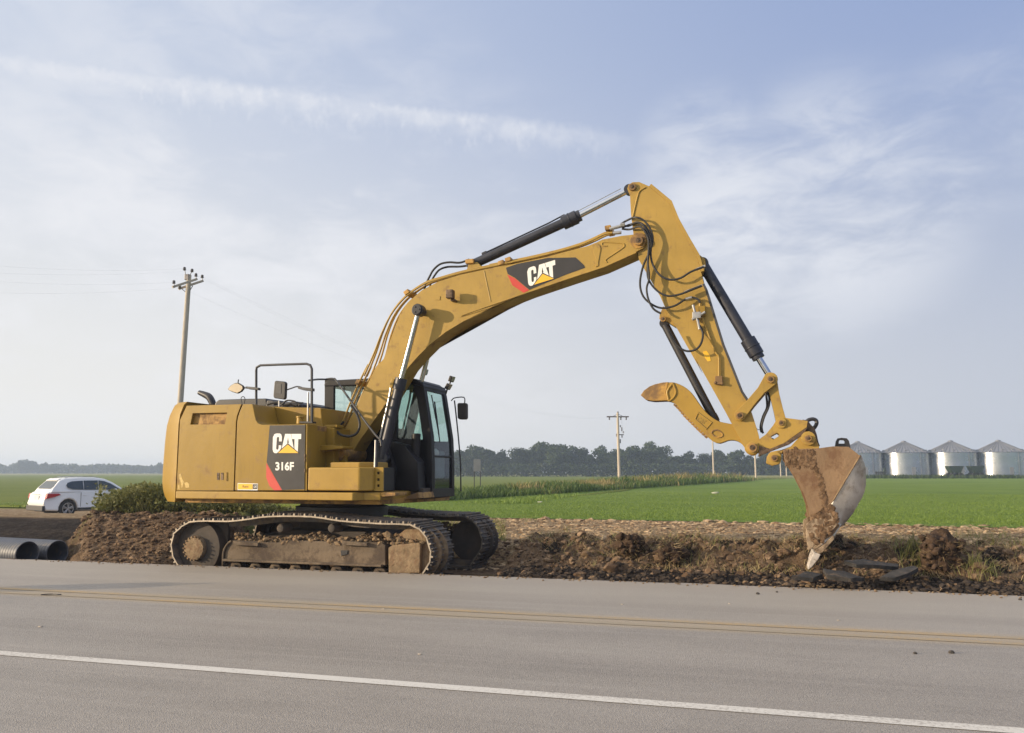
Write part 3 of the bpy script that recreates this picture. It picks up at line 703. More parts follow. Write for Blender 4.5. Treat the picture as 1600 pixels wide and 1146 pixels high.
    for u, v_ in ((525, 185), (750, 185)):
        c_ = L(Z3(u, v_)[0], -YT + .1)
        MB().lathe([(.04, 0), (.06, .01), (.075, .05), (.075, .25), (.05, .28)], (c_[0], yy(.1) if inn > 0 else yy(.1) - .28, c_[1]), 16, 'y').build('carrier_roller', M['track_dark'], EX)
    # earth packed on the frame
    dm = MB(); rr = random.Random(5 + sgn)
    for k in range(620):
        u = rr.uniform(300, 1010); c_ = L((250 + u / 2.807, 760 + 245 / 2.807), -YT)
        hgt = .09 * (0.5 + 0.5 * sin(u * .021 + 1)) + .035
        dm.lump((c_[0], yy(rr.uniform(.1, .42)), c_[1] + rr.uniform(-.03, hgt)), min(.06, .010 + rr.expovariate(1 / .014)), k, (1.2, 1, .8), .5, 1)
    for k in range(90):
        c_ = L(Z12(rr.uniform(120, 470), 480)[0], -YT); dm.lump((c_[0], yy(rr.uniform(.1, .4)), c_[1] + rr.uniform(-.05, .03)), min(.06, .012 + rr.expovariate(1 / .018)), k + 300, (1.2, 1, .8), .5, 1)
    o = dm.build('packed_earth', M['mud_dry'], EX); o['kind'] = 'stuff'
cm = MB(); cm.box((0.1, 0, .33), (1.7, 1.9, .42)); cm.box((-.9, 0, .3), (.5, 1.9, .3)); cm.box((1.1, 0, .3), (.5, 1.9, .3))
cm.build('car_body', M['track_dark'], EX, bevel=.03)
MB().cyl((L(Z2(330, 1060)[0], 0)[0], 0, .5), (L(Z2(330, 1060)[0], 0)[0], 0, 1.08), .72, n=48).build('slew_ring', M['track_dark'], EX)
MB().lathe([(.7, .72), (.8, .74), (.8, .9), (.7, .92)], (L(Z2(330, 1060)[0], 0)[0], 0, 0), 48).build('slew_bearing', M['black'], EX)

# ---- upper body
YB = -1.38
# counterweight: lofted from its rear outline
cw_l = Z1(206, 383, 186, 405, 168, 435, 150, 470, 127, 540, 113, 640, 103, 750, 95, 850, 92, 930, 100, 985, 116, 1030, 150, 1063)
sx = lambda v: 240 + (235 - (v - 385) / (490 - 385) * 45 if v < 490 else 190 - (v - 490) / 510 * 24) / 4.583
mb = MB(); rings = []
for (px, py) in cw_l:
    xr, z_ = L((px, py), -.75); xr += .115; v = (py - 550) * 4.583
    xs = L((sx(v), py), YB)[0] - .012
    inset = .05 if v < 390 else 0.0
    ring = []
    for k in range(25):
        u = -1 + 2 * k / 24; yb = u * (1.40 - inset)
        a = abs(u); g = 0 if a < .55 else 1 - sqrt(max(0, 1 - ((a - .55) / .45) ** 2))
        x = xr + .03 * a * a + (xs - xr - .03) * min(1, g)
        ring.append((x, yb, z_))
    ring += [(xs, 1.2, z_), (xs, -1.2, z_)]
    rings.append(mb.addv(ring))
for a, b2 in zip(rings, rings[1:]):
    n = len(a)
    for k in range(n): mb.face((a[k], a[(k + 1) % n], b2[(k + 1) % n], b2[k]))
mb.face(rings[0]); mb.face(rings[-1][::-1])
mb.build('counterweight', M['yellow'], EX, ang=40)

core = LL(Z1(222, 400, 660, 392, 680, 500, 720, 560, 1075, 560, 1070, 998, 168, 998, 195, 500), YB)
MB().prism(core, YB + .06, YB + .62).build('engine_bay', M['black'], EX)  # black core paints in the shade of the gaps between doors
vent = LL(Z1(285, 440, 532, 435, 515, 520, 268, 522), YB)
rd = LL(Z1(243, 387, 632, 376, 612, 430, 601, 462, 594, 505, 577, 993, 170, 993, 195, 490), YB)
mb = MB().prism(rd, YB - .02, YB + .055, holes=[vent]); rear_door = mb.build('rear_side_door', M['yellow'], EX, ang=30)
MB().prism(vent, YB + .044, YB + .054).build('vent_recess', M['yellow_dirty'], rear_door)
fd = LL(Z1(645, 376, 712, 375, 719, 400, 728, 450, 738, 490, 752, 512, 778, 523, 1088, 520, 1093, 524, 1087, 993, 586, 993, 603, 506, 611, 465, 622, 432), YB)
front_door = MB().prism(fd, YB - .02, -.76).build('front_side_door', M['yellow'], EX, bevel=.008)
mb = MB()
for u in (470, 498): mb.prism(LL(Z1(u - 10, 866, u + 8, 866, u + 8, 918, u - 10, 918), YB), YB - .026, YB - .018)
mb.build('door_latch', M['pin'], rear_door, bevel=.004)
mb = MB().tube([V(L(p, YB - .03), YB - .03) for p in Z1(523, 862, 523, 925)], .006, 6); mb.build('latch_handle', M['yellow_dirty'], rear_door)
sc1 = mat('paint_scuff', (0.52, 0.36, 0.10), 0.5, 0, 0.3, 30)
for q_ in (Z1(186, 880, 200, 872, 208, 905, 222, 930, 214, 968, 206, 975, 204, 940, 192, 912), Z1(226, 938, 244, 932, 262, 948, 258, 972, 236, 974), Z1(182, 955, 190, 950, 192, 985, 184, 985)):
    MB().prism(LL(q_, YB), YB - .0215, YB - .0202).build('paint_scuff', sc1, rear_door, smooth=False)
# right end plate edge of the side door and hinges
mb = MB().prism(LL(Z1(1095, 520, 1103, 520, 1098, 993, 1090, 993), YB), YB - .012, YB + .3); mb.build('door_frame', M['yellow'], EX)
for v in (745, 775, 850): MB().box(V(L(Z1(1088, v)[0], YB), YB - .02), (.018, .02, .05)).build('door_hinge', M['pin'], EX)
# centre hood
hood = LL(Z1(236, 396, 720, 386, 800, 390, 1000, 398, 1205, 402, 1218, 540, 1300, 545, 1300, 1000, 236, 1000), -.72)
MB().prism(hood, -.75, 1.36).build('engine_hood', M['yellow'], EX, bevel=.02)
fl = LL(Z1(700, 540, 1085, 540, 1085, 556, 700, 556), YB)
MB().prism(LL(Z1(735, 523, 1095, 522, 1095, 560, 735, 560), YB), YB + .012, -.74).build('walkway_deck', M['yellow_dirty'], EX, bevel=.01)
# dark hood top with lids and pipes
mb = MB().prism(LL(Z1(432, 392, 440, 360, 462, 342, 640, 336, 808, 333, 815, 392), -.45), -.45, .95); mb.build('hood_lid', M['black'], EX, bevel=.03)
mb = MB().prism(LL(Z1(800, 400, 812, 345, 860, 348, 868, 400), -.5), -.5, .6); mb.prism(LL(Z1(925, 402, 940, 362, 1010, 352, 1050, 372, 1062, 402), -.5), -.5, .5)
mb.prism(LL(Z1(866, 402, 870, 372, 930, 368, 930, 402), -.45), -.45, .5); mb.build('hood_rear_lid', M['black'], EX, bevel=.02)
hose('engine_pipe', Z1(815, 378, 850, 366, 900, 362, 940, 378, 985, 372, 1030, 382), -.62, .022, M['rubber'])
hose('engine_pipe', Z1(850, 392, 910, 382, 950, 350, 1000, 352, 1030, 365, 1070, 366), -.64, .014, M['grey_tube'])
hose('coolant_bottle_hook', Z1(633, 372, 626, 335, 640, 320, 654, 335, 648, 372), -1.0, .007, M['grey_tube'])
MB().cyl(V(L(Z1(898, 350)[0], -.74), -.74), V(L(Z1(898, 392)[0], -.74), -.74), .012).build('marker_stake', M['decal_white'], EX)
fc = MB(); c_ = L(Z1(1047, 516)[0], -1.1); fc.cyl((c_[0], -1.1, c_[1]), (c_[0], -1.1, c_[1] + .10), .055, n=20); fc.cyl((c_[0], -1.1, c_[1] + .10), (c_[0], -1.1, c_[1] + .125), .064, n=20)
fc.build('fuel_cap', M['yellow_bright'], EX, bevel=.005)
# exhaust stack, flared and cut off at an angle
ex = crom([V(L(p, .15), .15) for p in Z1(428, 385, 415, 352, 395, 322, 362, 305, 325, 291)], 5)
mb = MB().tube(ex, lambda t: .062 + .016 * sin(t * 3.1) - .02 * t, 14, 0); mb.build('exhaust_pipe', M['black'], EX)
# deck skirt all round
x_r = L(Z1(158, 1000)[0], -1.45)[0]; x_f1 = L(Z2(402, 968)[0], -1.45)[0]; x_f2 = L(Z2(474, 968)[0], -1.30)[0]
zt, zbm = L(Z1(700, 1002)[0], -1.45)[1], L(Z1(700, 1058)[0], -1.45)[1]
plan = [(x_r, -1.45), (x_f1, -1.45), (x_f2, -1.26), (x_f2 + .25, -1.2), (x_f2 + .25, 1.3), (x_f1, 1.45), (x_r, 1.45)]
MB().vprism(plan, zbm, zt).build('deck_skirt', M['yellow_bright'], EX, bevel=.018)
MB().vprism([(x_r + .1, -1.33), (x_f2 + .2, -1.1), (x_f2 + .5, 1.1), (x_r + .1, 1.33)], zbm - .07, zbm + .01).build('underframe', M['yellow_dirty'], EX, bevel=.01)
# storage box with chamfered front corner, lid and punched step plate
bx = [(L(Z2(90, 900)[0], -1.40)[0], -1.40), (L(Z2(445, 900)[0], -1.40)[0], -1.40), (L(Z2(545, 900)[0], -1.24)[0], -1.24), (L(Z2(545, 900)[0], -1.24)[0], -.62), (L(Z2(90, 900)[0], -1.40)[0], -.62)]
z0, z1 = L(Z2(300, 958)[0], -1.4)[1], L(Z2(300, 795)[0], -1.4)[1]
box = MB().vprism(bx, z0, z1).build('storage_box', M['yellow_bright'], EX, bevel=.03)
lx = [(L(Z2(242, 780)[0], -1.2)[0], -1.2), (L(Z2(445, 780)[0], -1.2)[0], -1.2), (L(Z2(560, 780)[0], -1.05)[0], -1.05), (L(Z2(560, 780)[0], -1.05)[0], -.6), (L(Z2(242, 780)[0], -1.2)[0], -.6)]
MB().vprism(lx, z1 - .01, L(Z2(300, 760)[0], -1.2)[1]).build('box_lid', M['yellow_bright'], box, bevel=.02)
stp = LL(Z2(548, 795, 612, 795, 610, 958, 548, 958), -1.2)
holes = [LL(Z2(570, v - 9, 586, v - 9, 586, v + 9, 570, v + 9), -1.2) for v in (835, 880, 922)]
MB().prism(stp, -1.2, -1.17, holes=holes).build('step_plate', M['yellow'], box, smooth=False)
MB().prism(LL(Z2(550, 797, 610, 797, 608, 956, 550, 956), -1.1), -1.16, -.7).build('step_backing', M['cab_black'], box)
MB().prism(LL(Z2(560, 965, 700, 970, 700, 992, 560, 1000), -1.15), -1.18, -.75).build('lower_step', M['yellow_dirty'], EX, bevel=.01)
MB().prism(LL(Z2(560, 1000, 760, 1000, 850, 968, 860, 1010, 660, 1030, 560, 1030), -.4), -.4, .25).build('frame_nose', M['yellow_dirty'], EX, bevel=.01)
MB().prism(LL(Z2(600, 940, 880, 940, 880, 1016, 600, 1016), -.1), -.05, 1.0).build('frame_nose', M['track_dark'], EX, bevel=.01)
# boom-foot frame
bf = LL(Z1(1095, 500, 1190, 500, 1200, 540, 1290, 555, 1310, 590, 1380, 760, 1400, 1000, 1095, 1000), -.55)
MB().prism(bf, -.56, -.50).build('boom_foot_frame', M['yellow'], EX, bevel=.01)
MB().prism(LL(Z2(230, 640, 420, 640, 500, 760, 560, 960, 230, 960), .4), .36, .42).build('boom_foot_frame', M['yellow_dirty'], EX, bevel=.01)
mb = MB(); c_ = L(Z2(322, 705)[0], -.45); mb.cyl((c_[0], -.60, c_[1]), (c_[0], .45, c_[1]), .13, n=24); mb.build('boom_foot_pin', M['yellow_dirty'], EX, bevel=.01)
MB().prism(LL(Z2(150, 648, 290, 645, 375, 652, 375, 668, 150, 692), -.75), -.95, -.60).build('valve_cover', M['yellow'], EX, bevel=.01)
MB().box(V(L(Z2(255, 515)[0], -.6), -.6), (.34, .22, .05)).build('ledge_plate', M['yellow'], EX, bevel=.01)

# ---- handrail, mirrors
YH = -1.22
hr = [V(L(p, YH), YH) for p in Z1(735, 380, 735, 250, 735, 135, 738, 112, 765, 97, 900, 92, 1095, 86, 1122, 96, 1133, 122, 1133, 300, 1133, 500)]
MB().tube(hr, .021, 10).build('handrail', M['grey_tube'], EX)
hose('handrail_post', Z1(1104, 500, 1106, 380, 1108, 290), YH + .02, .014, M['steel'])
MB().prism(LL(Z1(1058, 500, 1150, 500, 1150, 512, 1058, 512), YH), YH - .06, YH + .06).build('handrail_base', M['black'], EX)
hose('cab_brace', [Z1(1113, 205)[0], Z2(160, 190)[0], Z2(225, 190)[0]], [YH, -.6, -.3], .016, M['grey_tube'])
def mirror(face, arm, y, depth, m_face, rr=.02, armpix=None):
    mm = MB().prism(LL(face, y), y, y + depth).build('mirror', m_face, EX, bevel=rr)
    MB().tube([V(L(p, y + depth / 2), y + depth / 2) for p in arm], .012, 8, 4).build('mirror_arm', M['grey_tube'], mm)
    return mm
m1 = mirror(Z1(525, 270, 548, 240, 578, 222, 605, 222, 640, 242, 645, 262, 628, 285, 600, 300, 560, 288), Z1(640, 256, 690, 262, 730, 266), -1.25, .05, M['mirror_back'])
MB().prism(LL(Z1(533, 270, 553, 244, 580, 228, 604, 228, 634, 246, 638, 262, 624, 281, 599, 294, 563, 283), -1.25), -1.256, -1.249).build('mirror_glass', mat('mirror_pale_glass', (0.55, 0.46, 0.33), 0.25, 0.0, 0.1, 4), m1)
MB().prism(LL(Z1(660, 248, 730, 254, 758, 258, 758, 276, 690, 270), -1.24), -1.27, -1.20).build('mirror_bracket', M['grey_tube'], m1, bevel=.008)
hose('mirror_stalk', Z1(604, 225, 608, 198), -1.23, .01, M['grey_tube'], m1)
m2 = mirror(Z1(872, 206, 935, 212, 945, 222, 940, 330, 930, 342, 862, 332, 855, 318, 864, 215), Z1(942, 276, 985, 262, 1025, 249, 1060, 255), -1.20, .07, M['black'])
MB().prism(LL(Z1(880, 228, 915, 230, 913, 300, 876, 296), -1.2), -1.205, -1.199).build('mirror_plate', M['grey_tube'], m2)
MB().prism(LL(Z1(1040, 250, 1100, 258, 1148, 262, 1148, 284, 1085, 278, 1045, 266), -1.2), -1.25, -1.17).build('mirror_bracket', M['grey_tube'], m2, bevel=.008)

# ---- cab
Y0, Y1 = .24, 1.30
CAB = MB()
def frontx(z):
    T = [(3.20, 1.24), (3.10, 1.33), (2.9, 1.38), (2.5, 1.45), (2.1, 1.52), (1.6, 1.545), (1.05, 1.55)]
    for (a, xa), (b2, xb) in zip(T, T[1:]):
        if z >= b2: t = (a - z) / (a - b2); return lerp(xa, xb, max(0, min(1, t)))
    return 1.55
ztop = L(Z2(890, 178)[0], Y0)[1]; zbot = L(Z2(890, 1005)[0], Y0)[1]
xrear = L(Z2(210, 300)[0], Y0)[0]
zsill = L(Z2(700, 600)[0], Y0)[1]
cab = MB().box(((xrear + 1.5) / 2, (Y0 + Y1) / 2, zbot + .09), (1.5 - xrear, Y1 - Y0 - .04, .16)).build('cab', M['cab_black'], EX, bevel=.02)
def cabpart(name, mb_, m='cab_black', bev=.012): return mb_.build(name, M[m], cab, bevel=bev)
for ys in ((Y0, Y0 + .07), (Y1 - .07, Y1)):
    fw_ = .17 if ys[0] == Y0 else .07
    P = MB().prism(LL(Z2(207, 186, 272, 190, 270, 420, 266, 438, 360, 440, 360, 510, 205, 502), Y0), *ys); cabpart('rear_pillar', P)
    fp = [(frontx(z) - fw_ - (.03 if z > 2.9 else 0), z) for z in (3.02, 2.8, 2.5, 2.1, 1.6, zbot)]
    fp2 = [(frontx(z) + .0, z) for z in (zbot, 1.6, 2.1, 2.5, 2.9, 3.08)]
    cabpart('front_pillar', MB().prism(fp + fp2, *ys))
    xm = L(Z2(690, 400)[0], Y0)[0]
    if ys[0] == Y0: cabpart('door_pillar', MB().prism([(xm - .08, ztop - .05), (xm + .04, ztop - .05), (xm + .08, zbot), (xm - .08, zbot)], *ys))
    cabpart('side_panel', MB().prism([(xrear, L(Z2(210, 450)[0], Y0)[1]), (xm - .2, L(Z2(600, 520)[0], Y0)[1]), (xm, zsill), (frontx(1.9) - .04, zsill - .02), (1.52, zbot), (xrear, zbot)], *ys))
    g = MB().prism([(xrear + .05, ztop - .06), (frontx(2.95) - .08, ztop - .08), (frontx(2.1) - .05, zsill - .03), (xrear + .05, 2.2)], ys[0] + .03, ys[0] + .036); cabpart('side_window', g, 'glass', 0)
roof = [(xrear - .02, ztop - .10), (xrear - .02, ztop - .03), (xrear + .06, ztop + .015), (.4, ztop + .03), (1.05, ztop + .015), (1.22, ztop - .02), (1.36, ztop - .12), (1.37, ztop - .19), (1.28, ztop - .15), (1.15, ztop - .10)]
cabpart('cab_roof', MB().prism(roof, Y0 - .02, Y1 + .02), bev=.03)
cabpart('rear_wall', MB().box((xrear + .03, (Y0 + Y1) / 2, 1.85), (.05, Y1 - Y0 - .05, 1.5)))
zmid = L(Z2(1010, 722)[0], .8)[1]
def fbar(z0, z1): return MB().slant([(frontx(z0) - .05, z0), (frontx(z0), z0), (frontx(z1), z1), (frontx(z1) - .05, z1)], Y0 + .05, [(frontx(z0) - .05, z0), (frontx(z0), z0), (frontx(z1), z1), (frontx(z1) - .05, z1)], Y1 - .05)
cabpart('windshield_bar', fbar(zmid - .018, zmid + .018))
zlow = L(Z2(1010, 940)[0], .8)[1]
cabpart('front_panel', fbar(zbot, zlow))
cabpart('front_header', fbar(2.93, 3.08))
def fglass(z0, z1):
    m_ = MB(); zs = [lerp(z0, z1, k / 5) for k in range(6)]
    a = m_.addv([(frontx(z) - .02, Y0 + .09, z) for z in zs]); b2 = m_.addv([(frontx(z) - .02, Y1 - .09, z) for z in zs])
    for k in range(5): m_.face((a[k], b2[k], b2[k + 1], a[k + 1]))
    return m_
cabpart('windshield', fglass(zmid, 2.95), 'glass', 0); cabpart('lower_windshield', fglass(zlow, zmid), 'glass', 0)
# frame lips on both sides of the windshield
for ys in ((Y0 + .06, Y0 + .12), (Y1 - .14, Y1 - .06)):
    zs = (2.95, 2.5, 2.1, 1.6, zlow)
    cabpart('windshield_trim', MB().prism([(frontx(z) - .06, z) for z in zs] + [(frontx(z) + .004, z) for z in zs[::-1]], *ys), bev=.006)
MB().tube([(frontx(z) + .03, Y0 + .22 + (2.9 - z) * .10, z) for z in (2.86, 2.5, 2.2, 2.02)], .011, 6).build('wiper', M['rubber'], cab)
MB().tube([(frontx(z) + .035, Y0 + .30 - (2.6 - z) * .05, z) for z in (2.75, 2.45, 2.15)], .014, 6).build('wiper_blade', M['rubber'], cab)
# seat and console seen through the glass
MB().box((.62, .78, 1.62), (.55, .5, .16)).build('seat', M['seat'], cab, bevel=.05)
MB().box((.36, .78, 2.05), (.16, .5, .85), Matrix.Rotation(radians(-8), 3, 'Y')).build('seat_backrest', M['seat'], cab, bevel=.05)
MB().box((.33, .78, 2.58), (.12, .28, .2)).build('headrest', M['seat'], cab, bevel=.05)
MB().box((.80, .40, 1.7), (.6, .16, .35)).build('console', M['seat'], cab, bevel=.03)
MB().box((1.25, .36, 1.95), (.08, .14, .22), Matrix.Rotation(radians(14), 3, 'Y')).build('monitor', M['seat'], cab, bevel=.03)
mb = MB().lump((1.40, .62, 1.83), .11, 3, (1, 1, .75), .12, 2); mb.build('document_bag', M['decal_white'], cab)
MB().box((1.30, .80, 1.62), (.30, .55, .5)).build('footwell', mat('footwell_grey', (0.24, 0.26, 0.27), 0.7), cab, bevel=.04)
# lamps on the roof and by the boom
def lamp(px, y, tilt):
    c_ = L(px, y); o_ = MB().box((c_[0], y, c_[1]), (.07, .15, .11), Matrix.Rotation(tilt, 3, 'Y')).build('work_light', M['black'], EX, bevel=.015)
    MB().box((c_[0] + .037, y, c_[1]), (.008, .13, .09), Matrix.Rotation(tilt, 3, 'Y')).build('lamp_lens', M['steel'], o_)
    MB().cyl((c_[0] - .02, y, c_[1] - .04), (c_[0] - .05, y, c_[1] - .14), .016, n=8).build('lamp_bracket', M['black'], o_)
lamp(Z2(1082, 188)[0], 1.15, radians(20)); lamp(Z2(1060, 240)[0], .95, radians(30)); lamp(Z2(896, 138)[0], .5, radians(15))
# far mirror on its tall stalk
ym = 1.38
m3 = MB().prism(LL(Z2(1126, 352, 1180, 352, 1188, 362, 1188, 455, 1180, 466, 1136, 466, 1122, 456, 1120, 362), ym), ym, ym + .08).build('mirror', M['mirror_back'], EX, bevel=.02)
hose('mirror_stalk', Z2(1102, 335, 1115, 450, 1132, 620, 1144, 780, 1146, 960), ym, .014, M['black'], m3)
hose('mirror_arm', Z2(1080, 338, 1102, 318, 1168, 314, 1172, 355), ym, .011, M['black'], m3, 3)

# ---- decals on the side door and the boom
CATC = [(855, 612), (866, 590), (880, 585), (905, 585), (916, 594), (919, 612), (918, 642), (899, 642), (900, 615), (896, 610), (888, 610), (883, 616), (878, 690), (880, 698), (886, 702), (893, 699), (896, 690), (897, 670), (915, 670), (914, 690), (900, 712), (888, 726), (868, 726), (857, 716), (853, 698)]
CATA = [(917, 700), (943, 588), (983, 588), (1006, 700), (985, 690), (962, 668), (940, 690)]
CATA_HOLE = [(957, 650), (963, 612), (969, 650), (963, 660)]
CATT = [(986, 588), (1058, 588), (1057, 625), (1037, 625), (1033, 724), (1022, 724), (1009, 708), (1010, 625), (992, 625)]
TRI_K = [(880, 729), (962, 654), (1048, 729)]; TRI_Y = [(892, 725), (962, 664), (1038, 725)]
def logo(f2, y, parent):                                  # f2 maps drawing units to (x,z)
    def P(pts): return [f2(*p) for p in pts]
    m_ = MB(); m_.prism(P(CATC), y - .003, y).prism(P(CATA), y - .003, y, holes=[P(CATA_HOLE)]).prism(P(CATT), y - .003, y)
    m_.build('logo_letters', M['decal_white'], parent, smooth=False)
    MB().prism(P(TRI_K), y - .005, y - .003).build('logo_outline', M['decal_black'], parent, smooth=False)
    MB().prism(P(TRI_Y), y - .007, y - .005).build('logo_triangle', M['decal_yellow'], parent, smooth=False)
def z1map(y): return lambda a, b2: L((240 + a / 4.583, 550 + b2 / 4.583), y)
YD = YB - .02
dec = MB().prism(LL(Z1(832, 527, 1086, 524, 1080, 985, 920, 990, 810, 790, 818, 700), YD), YD - .003, YD).build('door_decal', M['decal_black'], EX, smooth=False)
logo(z1map(YD - .003), YD - .003, dec)
MB().prism(LL(Z1(808, 796, 920, 990, 865, 992, 830, 960, 807, 900), YD), YD - .003, YD).build('red_flash', M['decal_red'], dec, smooth=False)
def txt(body, x0, y0, x1, y1, mp, y, m, parent, bold=.02, name='lettering'):
    vs, fs = text_tris(body, bold); mb_ = MB(); mb_.addv([V(mp(lerp(x0, x1, u), lerp(y1, y0, v)), y) for u, v in vs])
    for f in fs: mb_.face(f)
    return mb_.build(name, m, parent, recalc=False, smooth=False)
txt('316F', 872, 788, 1005, 850, z1map(YD - .006), YD - .006, M['decal_white'], dec, .035)
txt('L', 1030, 835, 1046, 850, z1map(YD - .006), YD - .006, M['grey_tube'], dec, .02)
st = MB().prism(LL(Z1(603, 940, 747, 944, 745, 992, 602, 990), YD), YD - .003, YD).build('hire_sticker', M['decal_white'], EX, smooth=False)
MB().prism(LL(Z1(606, 944, 710, 946, 709, 986, 605, 985), YD), YD - .005, YD - .003).build('sticker_field', M['decal_yellow'], st, smooth=False)
MB().prism(LL(Z1(712, 948, 744, 949, 742, 983, 711, 983), YD), YD - .005, YD - .003).build('sticker_box', M['decal_black'], st, smooth=False)
txt('Rent', 637, 955, 680, 974, z1map(YD - .006), YD - .006, M['pin'], st, .01)
txt('CAT', 716, 958, 740, 975, z1map(YD - .006), YD - .006, M['decal_white'], st, .02)
# small marks on the dark lower cab side
dm_ = MB().prism(LL(Z2(838, 878, 865, 905, 840, 935, 810, 908), Y0 - .03), Y0 - .006, Y0 - .002).build('diamond_sticker', M['decal_white'], cab, smooth=False)
mb = MB()
for u in (648, 668, 692, 712): mb.prism(LL(Z2(u, 802, u + 7, 802, u + 5, 850, u - 2, 850), Y0 - .03), Y0 - .006, Y0 - .002)
mb.build('lashing_marks', M['steel'], cab, smooth=False)

# ---- boom
YM = .21
b_up = Z2(300, 660, 335, 560, 388, 450, 452, 325, 520, 190, 562, 100) + Z4(212, 650, 258, 520, 302, 405, 345, 335, 425, 265, 520, 215, 640, 178, 770, 150, 931, 115) + Z5(300, 690, 620, 622, 860, 558, 960, 533, 1040, 492, 1180, 465, 1262, 456, 1318, 450)
b_lo = Z5(1358, 480, 1362, 520, 1340, 556, 1288, 582, 1050, 688, 800, 770, 500, 872, 250, 970, 0, 1062) + Z4(850, 352, 760, 388, 660, 432, 560, 492, 470, 562, 400, 632, 345, 695, 305, 760) + Z2(640, 335, 590, 405, 540, 472, 490, 545, 440, 612, 395, 690, 360, 745, 310, 745)
UPP = LL(b_up, -YM); LOW = LL(b_lo, -YM)
boom = MB().prism(UPP + LOW, -YM, YM).build('boom', M['yellow_boom'], EX, bevel=.006, ang=25)
# flange plates of top and bottom, a little wider than the box
mb = MB(); lo2 = LOW[3:26]; lo3 = off_line(lo2, -.0) ; lo4 = off_line(lo2, .022)
mb.prism(lo2 + lo4[::-1], -YM - .012, YM + .012); mb.build('boom_flange', M['yellow_boom'], boom, bevel=.003)
mb = MB()
for a, c_ in ((Z4(775, 156)[0], Z4(812, 328)[0]),): mb.tube([V(L(a, -YM), -YM), V(L(c_, -YM), -YM)], .010, 6)
mb.build('boom_weld', M['yellow_boom'], boom)
mb = MB().prism(LL(Z5(962, 540, 1000, 520, 1022, 535, 1030, 560, 1012, 660, 1012, 686, 992, 695, 995, 640), -YM), -YM - .014, -YM + .01); mb.build('boom_rib', M['yellow_boom'], boom, bevel=.005)
hose('boom_rib', Z5(1075, 540, 1045, 538, 1037, 522, 1060, 512, 1185, 520, 1202, 535, 1190, 555, 1090, 622, 1064, 645, 1075, 660), -YM - .004, .010, M['yellow_boom'], boom, 4)
bd = MB().prism(LL(Z5(332, 700, 420, 670, 640, 628, 845, 624, 905, 680, 915, 700, 770, 752, 505, 862, 480, 842, 400, 775, 345, 745), -YM), -YM - .004, -YM).build('boom_decal', M['decal_black'], boom, smooth=False)
def z5map(a, b2):                                         # drawing units -> tilted on the boom
    u = (a - 853) / (1058 - 853); v = (b2 - 585) / (729 - 585)
    tl, tr_, br, bl = (484, 705), (693, 640), (706, 778), (500, 842)
    x = lerp(lerp(tl[0], tr_[0], u), lerp(bl[0], br[0], u), v); y = lerp(lerp(tl[1], tr_[1], u), lerp(bl[1], br[1], u), v)
    return L((720 + x / 4.706, 270 + y / 4.706), -YM)
logo(z5map, -YM - .004, bd)
MB().prism(LL(Z5(342, 750, 398, 778, 478, 845, 503, 865, 462, 884, 380, 830), -YM), -YM - .004, -YM).build('red_flash', M['decal_red'], bd, smooth=False)
# hard lines along the back of the boom with clamps
bk = Z2(330, 470, 385, 330, 440, 205, 500, 85) + Z4(95, 740, 150, 610, 190, 500, 240, 395, 300, 315, 360, 262, 440, 212, 520, 186, 640, 152, 770, 124, 931, 92) + Z5(200, 668, 460, 618, 700, 562, 860, 515, 960, 475, 1050, 432, 1110, 420)
bk3 = LL(bk, -YM)
for j, (yy_, o_) in enumerate(((-.19, .005), (-.13, .045), (-.06, .02), (.03, .05), (.12, .03))):
    P = []
    for i_ in range(len(bk3)):
        w_ = 1 - sm(2, 8, i_); P.append(off_line(bk3, lerp(-.05 + o_, -.012 - .042 * j, w_))[i_])
    MB().tube([V(L(Z2(300 + 12 * j, 560 - 6 * j)[0], yy_), yy_)] + [V(p, yy_) for p in P[:len(P) - (2 if j in (2, 4) else 0)]], .017, 8, 3).build('boom_line', M['yellow_boom'], boom)
for c_ in (Z2(455, 215), Z4(355, 282), Z4(880, 118), Z5(360, 650), Z5(1090, 418)):
    a = V(L(c_[0], -.1), -.02); i = min(range(len(bk)), key=lambda k: (bk[k][0] - c_[0][0]) ** 2 + (bk[k][1] - c_[0][1]) ** 2)
    q = Vector(bk3[min(i + 1, len(bk3) - 1)]) - Vector(bk3[max(i - 1, 0)]); an = math.atan2(q.y, q.x)
    MB().box(a, (.10, .40, .075), Matrix.Rotation(-an, 3, 'Y')).build('line_clamp', M['yellow_dirty'], boom, bevel=.01)
mb = MB()
for a, c_ in ((Z5(1095, 415), Z5(1190, 390)), (Z5(1120, 445), Z5(1180, 440))): mb.cyl(V(L(a[0], -.2), -.2), V(L(c_[0], -.2), -.2), .028, n=12)
mb.cyl(V(L(Z5(1175, 385)[0], -.2), -.2), V(L(Z5(1205, 385)[0], -.2), -.2), .036, n=6); mb.build('line_coupling', M['steel'], boom)
